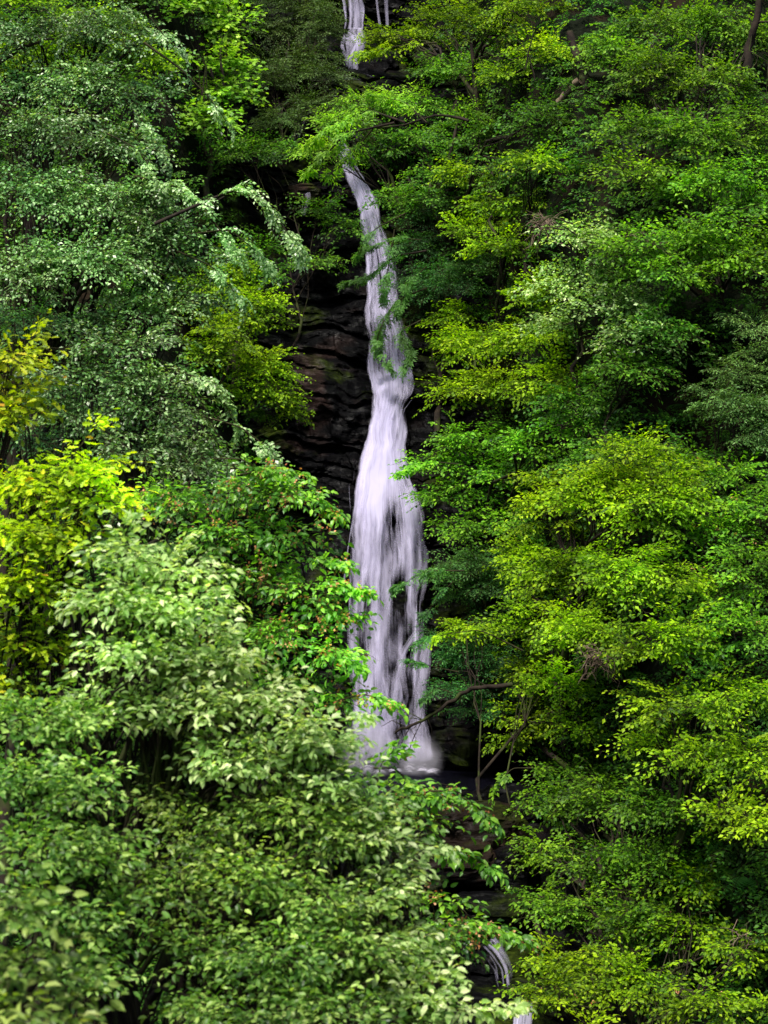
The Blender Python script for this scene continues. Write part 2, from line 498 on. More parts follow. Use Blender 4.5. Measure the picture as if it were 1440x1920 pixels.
_px = 720 + V[:, 0] / V[:, 1] * FP; _py = 960 - V[:, 2] / V[:, 1] * FP
och = np.zeros(len(V))
for (a, b, ra, rb, k) in [(575, 690, 34, 45, .9), (590, 760, 30, 60, .9), (605, 660, 45, 16, .6), (540, 840, 40, 16, .7), (640, 640, 30, 14, .4), (600, 830, 20, 30, .4), (565, 395, 30, 40, .8), (900, 1570, 70, 60, .35)]:
    och = np.maximum(och, 0.6 * k * sstep(0, 1, 1.35 - ((_px - a) / ra) ** 2 - ((_py - b) / rb) ** 2 + 0.5 * fbm(V[:, 0] * 3, V[:, 2] * 3, 0, 77, 3)))
tag(mesh_np("cliff", V, f.ravel(), np.full(len(f), 4), ROCK, smooth=False, attrs={'ochre': och}), 'dark wet layered rock face behind the waterfall', kind='structure')

# ---- plunge pool
th = np.linspace(0, 2 * np.pi, 48, endpoint=False)
pv = [[0.55, 37.4, POOL_Z]]
for t in th:
    r = 1 + 0.15 * math.sin(3 * t + 1)
    pv.append([0.55 + 2.6 * r * math.cos(t), 37.4 + 1.75 * math.sin(t), POOL_Z])
pf = []
for i in range(48): pf += [0, 1 + i, 1 + (i + 1) % 48]
tag(mesh_np("water", pv, pf, np.full(48, 3), POOL), 'dark plunge pool at the foot of the waterfall', kind='structure')

# ------------------------------------------------------------------ falling water
def edge_soft(u, w=0.14):
    return sstep(0, w, u) * sstep(0, w, 1 - u)

def sheet(rows, nu=48, dens=None, yoff=0.0, uoff=0.0, bulge=0.08, vscale=1.0, ends=(0.0, 0.0), ew=0.14, seed=1):
    """rows: (py, x left, x right, Y); returns arrays of one sheet following the rock"""
    rows = np.array(rows, float)
    py = np.arange(rows[0, 0], rows[-1, 0] + 1, 6.0)
    xl = np.interp(py, rows[:, 0], rows[:, 1]); xr = np.interp(py, rows[:, 0], rows[:, 2]); Y = np.interp(py, rows[:, 0], rows[:, 3])
    xl = xl + 5.0 * fbm(py / 38, seed * 1.7, 0, 81, 4); xr = xr + 5.0 * fbm(py / 42, seed * 2.9, 5, 83, 4)
    u = np.linspace(0, 1, nu)
    px = xl[:, None] + (xr - xl)[:, None] * u[None, :]
    px = px + 2.0 * fbm(u[None, :] * 3, py[:, None] / 60, seed, 51, 3)
    Yg = Y[:, None] - 0.08 - bulge * np.sin(np.pi * u)[None, :] - yoff + 0.05 * fbm(u[None, :] * 6, py[:, None] / 50, seed, 53, 3)
    Xw = (px - 720) / FP * Yg; Zw = (960 - py[:, None]) / FP * Yg
    v = np.stack([Xw, Yg, Zw], -1)
    d = np.full(px.shape, 0.62) if dens is None else dens(px, py[:, None] + 0 * px, u[None, :] + 0 * px)
    e = edge_soft(u, ew)[None, :] * np.ones_like(px)
    t = (py - py[0]) / (py[-1] - py[0])
    if ends[0]: e = e * sstep(0, ends[0], t)[:, None]
    if ends[1]: e = e * sstep(0, ends[1], 1 - t)[:, None]
    uvx = Xw * 0.55 + uoff
    # flow coordinate stays in metres so threads keep a constant width
    uvx = (u[None, :] * np.maximum((xr - xl), 40)[:, None] ** 0.0 * (np.mean(xr - xl) / FP * 41.0)) * 0.55 + uoff + 0 * Xw
    uvy = Zw * 0.12 * vscale + seed * 3.7
    f = grid_faces(len(py), nu)
    return v.reshape(-1, 3), f, np.stack([uvx, uvy], -1).reshape(-1, 2), d.ravel(), e.ravel()

def merge_sheets(name, sheets, mat, label, parent=None):
    vs, fs, us, ds, es, n = [], [], [], [], [], 0
    for v, f, u, d, e in sheets:
        vs.append(v); fs.append(f + n); us.append(u); ds.append(d); es.append(e); n += len(v)
    f = np.concatenate(fs)
    o = mesh_np(name, np.concatenate(vs), f.ravel(), np.full(len(f), 4), mat, parent, uv=np.concatenate(us),
                attrs={'dens': np.concatenate(ds), 'edge': np.concatenate(es)}, smooth=True)
    if parent is None: tag(o, label, kind='structure')
    return o

MAINROWS = [(235, 612, 640, 46.5), (262, 621, 649, 46.3), (300, 636, 667, 45.8), (350, 653, 694, 45.1), (400, 672, 715, 44.5), (450, 676, 737, 44.0), (520, 679, 757, 43.5), (560, 678, 765, 43.3),
            (600, 681, 770, 43.0), (650, 680, 775, 42.7), (690, 680, 782, 42.35), (715, 685, 786, 41.9), (740, 690, 784, 41.5), (762, 690, 772, 41.3), (790, 686, 768, 41.2), (850, 675, 770, 40.9), (890, 664, 781, 40.7),
            (920, 656, 793, 40.5), (960, 650, 804, 40.25), (1000, 645, 811, 40.05), (1050, 640, 815, 39.9), (1100, 638, 814, 39.75), (1200, 638, 812, 39.55), (1300, 640, 812, 39.3), (1380, 645, 824, 39.15), (1440, 650, 834, 39.0)]

HOLES = [  # (px, py, rx, ry, strength) thin places where rock shows through
    (730, 968, 16, 42, 0.36), (742, 1035, 11, 30, 0.2), (748, 1100, 20, 36, 0.28), (738, 1165, 10, 40, 0.16), (762, 1190, 12, 40, 0.2), (690, 1090, 8, 50, 0.2), (672, 1180, 10, 60, 0.22), (742, 752, 18, 9, 0.22), (768, 775, 14, 26, 0.34), (715, 735, 10, 8, 0.12),
    (722, 1262, 8, 40, 0.16), (712, 1010, 6, 40, .2), (676, 1040, 6, 60, .2), (780, 1040, 7, 60, .22), (700, 1330, 10, 30, .15), (705, 790, 6, 30, .12), (728, 600, 8, 50, .16), (750, 560, 8, 40, .14), (765, 1290, 22, 60, 0.35), (705, 1300, 14, 40, 0.2), (775, 880, 12, 40, 0.3), (720, 640, 30, 60, 0.1), (758, 660, 14, 60, 0.15), (790, 1150, 12, 60, 0.2), (700, 480, 10, 60, 0.1), (745, 1380, 14, 26, 0.3)]
BRIGHT = [(720, 700, 35, 40, .1), (725, 860, 30, 90, 0.35), (700, 850, 20, 120, 0.25), (690, 960, 16, 90, 0.3), (705, 1100, 12, 180, 0.25), (770, 960, 16, 60, 0.25), (690, 1400, 30, 45, 0.55), (690, 380, 25, 60, 0.3), (710, 1230, 10, 60, .2), (790, 1420, 40, 22, .5), (660, 1000, 9, 80, .1)]
def main_d(px, py, u):
    d = np.interp(py, [235, 300, 420, 560, 700, 860, 1000, 1200, 1340, 1440], [0.42, 0.52, 0.52, 0.45, 0.48, 0.53, 0.44, 0.40, 0.42, 0.55])
    for (x, y, rx, ry, s) in HOLES:
        d = d - 0.6 * s * np.exp(-(((px - x) / rx) ** 2 + ((py - y) / ry) ** 2))
    d = d + 0.16 * fbm(px / 14.0, py / 75.0, 0, 91, 4)
    for (x, y, rx, ry, s) in BRIGHT:
        d = d + s * np.exp(-(((px - x) / rx) ** 2 + ((py - y) / ry) ** 2))
    return d
S = [sheet(MAINROWS, 64, main_d, 0.0, 0.0, 0.06, seed=1, ew=0.18, ends=(0.03, 0.02)),
     sheet(MAINROWS, 64, lambda a, b, c: main_d(a, b, c) - 0.12, 0.12, 3.3, 0.10, seed=2, ew=0.2, ends=(0.03, 0.02)),
     sheet(MAINROWS, 64, lambda a, b, c: main_d(a, b, c) - 0.22, 0.22, 6.1, 0.14, seed=4, ew=0.26, ends=(0.03, 0.02))]
# side lobes: fan kicked off the ledge, arc at lower right, left trickles, far upper falls
def const(d): return lambda a, b, c: np.full(a.shape, d)
def ribbon(pts, w0, w1, Y, d=0.62, nu=10, seed=9, bulge=0.02, ends=(0.1, 0.12), ew=0.35):
    """a thread of water along photo points"""
    pts = np.array(pts, float)
    s = np.concatenate(([0], np.cumsum(np.hypot(*np.diff(pts, axis=0).T)))); s /= s[-1]
    n = max(10, int(len(pts) * 8)); t = np.linspace(0, 1, n)
    # smooth interpolation
    x = np.interp(t, s, pts[:, 0]); y = np.interp(t, s, pts[:, 1])
    k = np.ones(5) / 5
    xp = np.convolve(np.pad(x, 2, mode='edge'), k, 'valid'); yp = np.convolve(np.pad(y, 2, mode='edge'), k, 'valid')
    tx = np.gradient(xp); ty = np.gradient(yp); l = np.hypot(tx, ty) + 1e-6; nx, ny = ty / l, -tx / l
    if callable(Y): Yr = Y(xp, yp)
    else: Yr = np.interp(t, np.linspace(0, 1, len(Y)), Y)
    w = w0 + (w1 - w0) * t
    u = np.linspace(0, 1, nu)
    px = xp[:, None] + (u[None, :] - .5) * w[:, None] * nx[:, None]; pyy = yp[:, None] + (u[None, :] - .5) * w[:, None] * ny[:, None]
    Yg = Yr[:, None] - bulge * np.sin(np.pi * u)[None, :]
    v = np.stack([(px - 720) / FP * Yg, Yg, (960 - pyy) / FP * Yg], -1)
    e = edge_soft(u, ew)[None, :] * sstep(0, ends[0], t)[:, None] * sstep(0, ends[1], 1 - t)[:, None]
    L = np.sum(np.hypot(np.diff(xp), np.diff(yp))) / FP * 40
    uvx = u[None, :] * (0.5 * (w0 + w1) / FP * 40) * 0.55 + seed * 1.3 + 0 * e
    uvy = t[:, None] * L * 0.12 + seed * 2.1 + 0 * e
    f = grid_faces(n, nu)
    return v.reshape(-1, 3), f, np.stack([uvx, uvy], -1).reshape(-1, 2), np.full(e.size, d), e.ravel()

def fy(x, y):   # just in front of the rock at this row
    rr = np.array(ROWS); return np.interp(y, rr[:, 0], rr[:, 1]) - 0.1
S += [ribbon([(690, 690), (712, 712), (745, 728), (775, 726)], 9, 6, lambda x, y: fy(x, y) - 0.32, 0.26, seed=111, ends=(.3, .4), ew=.5),
      ribbon([(700, 705), (725, 728), (752, 742), (768, 738)], 7, 6, lambda x, y: fy(x, y) - 0.34, 0.26, seed=112, ends=(.3, .4), ew=.5),
      ribbon([(700, 725), (722, 748), (748, 772), (756, 800)], 8, 10, lambda x, y: fy(x, y) - 0.34, 0.3, seed=113, ends=(.3, .4), ew=.5),
      ribbon([(786, 738), (770, 752), (758, 768), (752, 800)], 6, 8, lambda x, y: fy(x, y) - 0.34, 0.1, seed=114, ends=(.3, .4), ew=.5)]
S += [ribbon([(764, 722), (790, 734), (800, 732)], 8, 6, lambda x, y: fy(x, y) - 0.2, 0.2, seed=11, ends=(.3, .4), ew=.5),
      ribbon([(700, 690), (715, 735), (728, 790), (720, 860)], 30, 26, lambda x, y: fy(x, y) - 0.2, 0.7, seed=12),
      ribbon([(800, 1165), (778, 1190), (756, 1225), (744, 1265), (738, 1310), (736, 1370)], 22, 34, lambda x, y: fy(x, y) - 0.3, 0.52, seed=13, ew=.5, ends=(.2,.3)),
      ribbon([(806, 1180), (800, 1240), (790, 1300), (786, 1370), (790, 1425)], 26, 70, lambda x, y: fy(x, y) - 0.4, 0.5, seed=14, ew=.5),
      ribbon([(690, 1150), (697, 1250), (695, 1340), (690, 1430)], 22, 60, lambda x, y: fy(x, y) - 0.35, 0.6, seed=17, ew=.5, ends=(.4,.1)),
      ]
# many single threads
for i in range(70):
    py0 = rng.uniform(300, 1280); ln = rng.uniform(60, 260)
    py1 = min(py0 + ln, 1425)
    R_ = np.array(MAINROWS); uu = np.clip(rng.normal(0.5, 0.24), 0.1, 0.9)
    ys = np.linspace(py0, py1, 6)
    xl = np.interp(ys, R_[:, 0], R_[:, 1]); xr = np.interp(ys, R_[:, 0], R_[:, 2])
    drift = rng.normal(0, 0.04)
    xx = xl + (xr - xl) * (uu + drift * np.linspace(0, 1, 6))
    if main_d(np.array([xx[3]]), np.array([ys[3]]), 0)[0] < rng.uniform(0.1, 0.45): continue
    S.append(ribbon(np.stack([xx, ys], -1), rng.uniform(1.5, 5), rng.uniform(2, 7), lambda x, y: fy(x, y) - rng.uniform(0.15, 0.35), rng.uniform(0.4, 0.62), nu=4, seed=30 + i, ends=(0.3, 0.35), ew=0.5))
merge_sheets("waterfall", S, WATER, 'main white waterfall dropping down the middle of the gorge')

S = [sheet([(-60, 640, 684, 50.2), (20, 641, 683, 50.0), (55, 643, 684, 49.7)], 40, lambda a, b, c: 0.38 + 0.08 * np.sin(c * 23), 0, 0, 0.02, seed=5, ew=.06),
     sheet([(52, 650, 684, 49.6), (62, 642, 689, 49.4), (80, 637, 688, 49.1), (95, 640, 682, 49.0), (112, 642, 672, 48.8), (135, 643, 671, 48.5)], 40, const(0.46), 0.1, 0, 0.1, seed=6, ew=.22),
     ribbon([(650, 60), (641, 85), (650, 110), (652, 130)], 12, 10, [49.2, 48.9, 48.7, 48.5], 0.6, seed=41),
     ribbon([(660, 62), (672, 80), (656, 112), (658, 130)], 16, 10, [49.2, 48.9, 48.7, 48.5], 0.7, seed=42)]
merge_sheets("waterfall", S, WATER, 'uppermost fall tumbling over a ledge at the top edge')
S = [ribbon([(702, -60), (707, 10), (713, 55)], 7, 9, [50.1, 50, 49.8], 0.5, seed=43, ends=(.01, .1)),
     ribbon([(722, -60), (724, 10), (727, 58)], 14, 9, [50.1, 50, 49.8], 0.42, seed=44, ends=(.01, .1)),
     ribbon([(712, 58), (728, 66)], 14, 9, [49.8, 49.6], 0.7, seed=45)]
merge_sheets("waterfall", S, WATER2, 'thin twin threads of water right of the uppermost fall')
S = [ribbon([(596, 152), (640, 147), (690, 150), (716, 146)], 9, 7, [47.2, 47.4, 47.3, 47.2], 0.5, seed=46, ends=(.3,.3)),
     ribbon([(604, 166), (640, 168), (676, 163)], 9, 6, [47.0, 47.0, 47.0], 0.42, seed=47, ends=(.3,.3)),
     ribbon([(664, 130), (690, 140), (706, 146)], 7, 5, [47.9, 47.8, 47.6], 0.45, seed=48),
     ribbon([(575, 210), (560, 240), (555, 285)], 34, 26, [46.2, 46.0, 45.6], 0.36, seed=49),
     ribbon([(605, 255), (625, 262), (640, 290)], 12, 12, [46.2, 46.1, 45.8], 0.6, seed=50)]
merge_sheets("stream", S, WATER2, 'shallow stream sliding over ledges between the falls')
S = [ribbon([(565, 345), (575, 370), (570, 395), (566, 408)], 44, 14, [44.6, 44.4, 44.2, 44.1], 0.5, seed=52)]
merge_sheets("stream", S, WATER2, 'small patch of white water on a ledge left of the upper fall')
S = [ribbon([(604, 660), (614, 700), (630, 740), (642, 780), (660, 820), (664, 870), (662, 930), (655, 985)], 14, 16, lambda x, y: fy(x, y) - 0.12, 0.34, seed=54, ends=(.2,.3), ew=.5),
     ribbon([(665, 560), (672, 600), (668, 640)], 18, 8, lambda x, y: fy(x, y) - 0.1, 0.3, seed=56, ends=(.3,.4), ew=.5),
     ribbon([(640, 690), (660, 695), (672, 690)], 16, 14, lambda x, y: fy(x, y) - 0.35, 0.36, seed=57),
     ribbon([(654, 880), (655, 930), (660, 990)], 8, 6, lambda x, y: fy(x, y) - 0.15, 0.4, seed=58, ends=(.3,.4), ew=.5)]
merge_sheets("stream", S, WATER2, 'thin trickle down the rocks left of the main waterfall')
# lower cascades
S = [ribbon([(905, 1765), (925, 1785), (945, 1815), (950, 1862)], 62, 46, [32.2, 32.0, 31.7, 31.4], 0.22, nu=24, seed=60, bulge=0.1, ew=.2),
     ribbon([(925, 1772), (950, 1800), (966, 1850)], 16, 14, [32.0, 31.8, 31.3], 0.36, seed=61, ew=.5, ends=(.3,.3)),
     ribbon([(905, 1775), (930, 1810), (935, 1855)], 18, 12, [32.0, 31.8, 31.3], 0.36, seed=62, ew=.5, ends=(.3,.3))]
merge_sheets("waterfall", S, WATER, 'small lower cascade half hidden by leaves below the pool')
S = [ribbon([(880, 1850), (890, 1920), (940, 1985)], 60, 60, [31.0, 30.2, 29.4], 0.30, nu=20, seed=63, ew=.2),
     ribbon([(985, 1870), (980, 1920), (975, 1990)], 44, 50, [30.2, 29.8, 29.2], 0.52, nu=20, seed=64, bulge=0.1, ew=.2),
     ribbon([(640, 1890), (600, 1915), (560, 1960)], 50, 50, [30.2, 29.8, 29.2], 0.45, nu=20, seed=66, bulge=0.1, ew=.2),
     ribbon([(780, 1735), (830, 1745), (880, 1790)], 30, 20, [33.0, 32.6, 32.2], 0.4, seed=65)]
merge_sheets("stream", S, WATER2, 'stream running out through the rocks at the bottom edge')
# foam where the fall lands
def foam():
    vs, fs, es, ds, us, n = [], [], [], [], [], 0
    for (px, py, rx, ry, Y, h) in [(792, 1436, 30, 0.5, 38.4, 0.12), (690, 1430, 34, 0.6, 38.3, 0.2), (742, 1440, 26, 0.5, 38.3, 0.1), (768, 1440, 22, 0.5, 38.1, 0.16), (810, 1446, 20, 0.4, 38.2, 0.1), (712, 1462, 30, 0.5, 37.6, 0.2), (690, 1492, 30, 0.5, 36.9, 0.12)]:
        c = P(px, 1446, Y); rxm = rx / FP * Y
        nr, nc = 14, 28
        for k in range(3):
            q = np.linspace(0.02, 1, nr)[:, None]; t = np.linspace(0, 2 * np.pi, nc, endpoint=True)[None, :]
            rr = q * (1 + 0.15 * np.sin(3 * t + k))
            sc = 0.8 + 0.22 * k
            x = c[0] + rxm * sc * rr * np.cos(t); y = c[1] + ry * sc * rr * np.sin(t)
            z = POOL_Z + 0.015 + h * sc * (1 - q ** 2) * (1 + 0.10 * fbm(x * 5, y * 5, k, 71, 2)) + 0 * t
            vs.append(np.stack([x, y, z], -1).reshape(-1, 3))
            fs.append(grid_faces(nr, nc) + n); n += nr * nc
            es.append((sstep(0, 1.0, 1 - q) * 0.8 * np.ones_like(t)).ravel()); ds.append(np.full(nr * nc, 0.56 - 0.12 * k))
            us.append(np.stack([x * 0.12, y * 0.35 + k * 4], -1).reshape(-1, 2))
    f = np.concatenate(fs)
    o = mesh_np("foam", np.concatenate(vs), f.ravel(), np.full(len(f), 4), FOAM, uv=np.concatenate(us), attrs={'dens': np.concatenate(ds), 'edge': np.concatenate(es)}, smooth=True)
    tag(o, 'white foam where the main waterfall hits the pool', kind='stuff')
foam()

def mist():
    m, nt, out = mat_new("water_spray")
    L = nt.links.new
    tc = nd(nt, "ShaderNodeTexCoord")
    ln = nd(nt, "ShaderNodeVectorMath", operation='LENGTH'); L(tc.outputs["Object"], ln.inputs[0])
    mr = nd(nt, "ShaderNodeMapRange", interpolation_type='SMOOTHSTEP'); mr.inputs[1].default_value = 1.0; mr.inputs[2].default_value = 0.1
    mr.inputs[3].default_value = 0.0; mr.inputs[4].default_value = 4.0
    L(ln.outputs[1], mr.inputs[0])
    nz = nd(nt, "ShaderNodeTexNoise", Scale=2.2, Detail=3.0); L(tc.outputs["Object"], nz.inputs["Vector"])
    mu = nd(nt, "ShaderNodeMath", operation='MULTIPLY'); L(mr.outputs[0], mu.inputs[0]); L(nz.outputs[0], mu.inputs[1])
    vs = nd(nt, "ShaderNodeVolumePrincipled"); vs.inputs["Color"].default_value = (0.86, 0.85, 1.0, 1)
    L(mu.outputs[0], vs.inputs["Density"])
    L(vs.outputs[0], out.inputs["Volume"])
    for (px, py, Y, rx, ry, rz) in [(690, 1415, 38.6, 0.55, 0.7, 0.75), (785, 1425, 38.6, 0.45, 0.6, 0.5)]:
        c = P(px, py, Y)
        th = np.linspace(0, 2 * np.pi, 25)[None, :-1]; ph = np.linspace(0.05, np.pi - 0.05, 13)[:, None]
        v = np.stack([np.sin(ph) * np.cos(th), np.sin(ph) * np.sin(th), np.cos(ph) + 0 * th], -1).reshape(-1, 3)
        F = []
        for i in range(12):
            for k in range(24):
                F.append([i * 24 + k, (i + 1) * 24 + k, (i + 1) * 24 + (k + 1) % 24, i * 24 + (k + 1) % 24])
        F = np.array(F); cap = [list(range(24)), list(range(12 * 24 + 23, 12 * 24 - 1, -1))]
        loops = np.concatenate([F.ravel(), cap[0], cap[1]])
        o = mesh_np("spray_mist", v, loops, [4] * len(F) + [24, 24], m)
        o.location = c; o.scale = (rx, ry, rz)
        tag(o, 'soft mist of spray at the foot of the main fall', kind='stuff')
mist()

# ------------------------------------------------------------------ leaves
def leaf_template(kind):
    if kind == 'small':      # 5 verts, 4 tris
        v = [(0, 0, 0), (.45, .30, .06), (.45, -.30, .06), (.5, 0, 0), (1, 0, -.10)]
        t = [(0, 2, 3), (2, 4, 3), (0, 3, 1), (3, 4, 1)]
    elif kind == 'narrow':
        v = [(0, 0, 0), (.45, .17, .04), (.45, -.17, .04), (.5, 0, 0), (1, 0, -.08)]
        t = [(0, 2, 3), (2, 4, 3), (0, 3, 1), (3, 4, 1)]
    elif kind == 'ovate':
        v = [(0, 0, 0), (.28, .25, .07), (.28, -.25, .07), (.68, .22, .03), (.68, -.22, .03), (.35, 0, .0), (.72, 0, -.05), (1.05, 0, -.2)]
        t = [(0, 2, 5), (0, 5, 1), (2, 4, 6), (2, 6, 5), (1, 5, 6), (1, 6, 3), (4, 7, 6), (3, 6, 7)]
    elif kind == 'maple':    # three-lobed
        v = [(0, 0, 0), (.15, .35, .03), (.45, .22, .02), (.62, .48, -.03), (.66, .16, 0), (1, 0, -.08), (.66, -.16, 0), (.62, -.48, -.03), (.45, -.22, .02), (.15, -.35, .03), (.4, 0, 0)]
        t = [(10, 1, 0), (10, 2, 1), (2, 10, 4), (2, 4, 3), (10, 5, 4), (10, 6, 5), (10, 8, 6), (8, 7, 6), (10, 9, 8), (10, 0, 9)]
    elif kind == 'oak':
        xs_ = [0, .18, .30, .42, .54, .68, .78, .92, 1.0]
        ws_ = [0, .12, .06, .25, .10, .30, .15, .16, 0]
        v = []; t = []
        for x, w in zip(xs_, ws_):
            z = -.12 * x * x
            v += [(x, 0, z), (x + .03, w, z + w * .15), (x + .03, -w, z + w * .15)]
        for i in range(len(xs_) - 1):
            a = 3 * i; b = a + 3
            t += [(a, b, b + 1), (a, b + 1, a + 1), (a, b + 2, b), (a, a + 2, b + 2)]
    return np.array(v, float), np.array(t, int)
LT = {k: leaf_template(k) for k in ('small', 'narrow', 'ovate', 'maple', 'oak')}

def spray_template(r, Lm, leaf, spacing, droop, arch, side=0.5, ang=50, pend=0.25):
    """one flat spray of twigs: returns leaf base, direction, normal (local x forward, z up), twig polylines"""
    pos, dr, nm, tw = [], [], [], []
    bow = r.uniform(-0.15, 0.15)
    def main(t): return np.array([Lm * t, bow * Lm * t * t, arch * Lm * t - droop * Lm * t * t])
    n = max(4, int(Lm / (spacing * 1.6)))
    tw.append([main(t) for t in (0, .35, .7, 1.0)])
    for i in range(n):
        t = (i + r.uniform(0.2, 0.8)) / n
        p = main(t); tg = main(min(t + .02, 1.02)) - main(t - .02); tg /= np.linalg.norm(tg)
        sgn = 1 if i % 2 else -1
        lat = np.array([0, 1, 0]) * sgn
        a = math.radians(ang + r.uniform(-12, 12))
        d = tg * math.cos(a) + lat * math.sin(a); d[2] += r.uniform(-.12, .12)
        ln = Lm * side * (1.05 - t) * r.uniform(.6, 1.15) + leaf * 0.6
        m = max(1, int(ln / spacing))
        end = p + d * ln - np.array([0, 0, pend * ln * 0.6])
        mid = p + d * ln * .5 - np.array([0, 0, pend * ln * 0.12])
        tw.append([p, mid, end])
        for j in range(m):
            s = (j + r.uniform(0.3, 0.9)) / m
            q = p + d * ln * s - np.array([0, 0, pend * ln * 0.6 * s * s])
            sg2 = 1 if j % 2 else -1
            perp = np.cross([0, 0, 1], d); perp /= np.linalg.norm(perp)
            la = math.radians(r.uniform(25, 65)) if j < m - 1 else 0
            ld = d * math.cos(la) + perp * sg2 * math.sin(la); ld[2] -= r.uniform(0.0, 0.55)
            ld /= np.linalg.norm(ld)
            nn = np.array([r.normal(0, .28), r.normal(0, .28), 1.0])
            pos.append(q + r.normal(0, .01, 3)); dr.append(ld); nm.append(nn)
    return np.array(pos), np.array(dr), np.array(nm), tw

class Species:
    def __init__(s, mat, leaf=0.075, kind='small', L=0.75, spacing=0.05, droop=0.45, arch=0.2, side=0.5, ang=50, pend=0.25, toward=0.55, bark=BARK, cover=2.2, flat=0.55, clump=0.45, scat=0.0, jit=0.25, seed=1):
        s.__dict__.update(locals())
        r = np.random.default_rng(seed)
        s.T = [spray_template(r, L, leaf, spacing, droop, arch, side, ang, pend) for _ in range(7)]

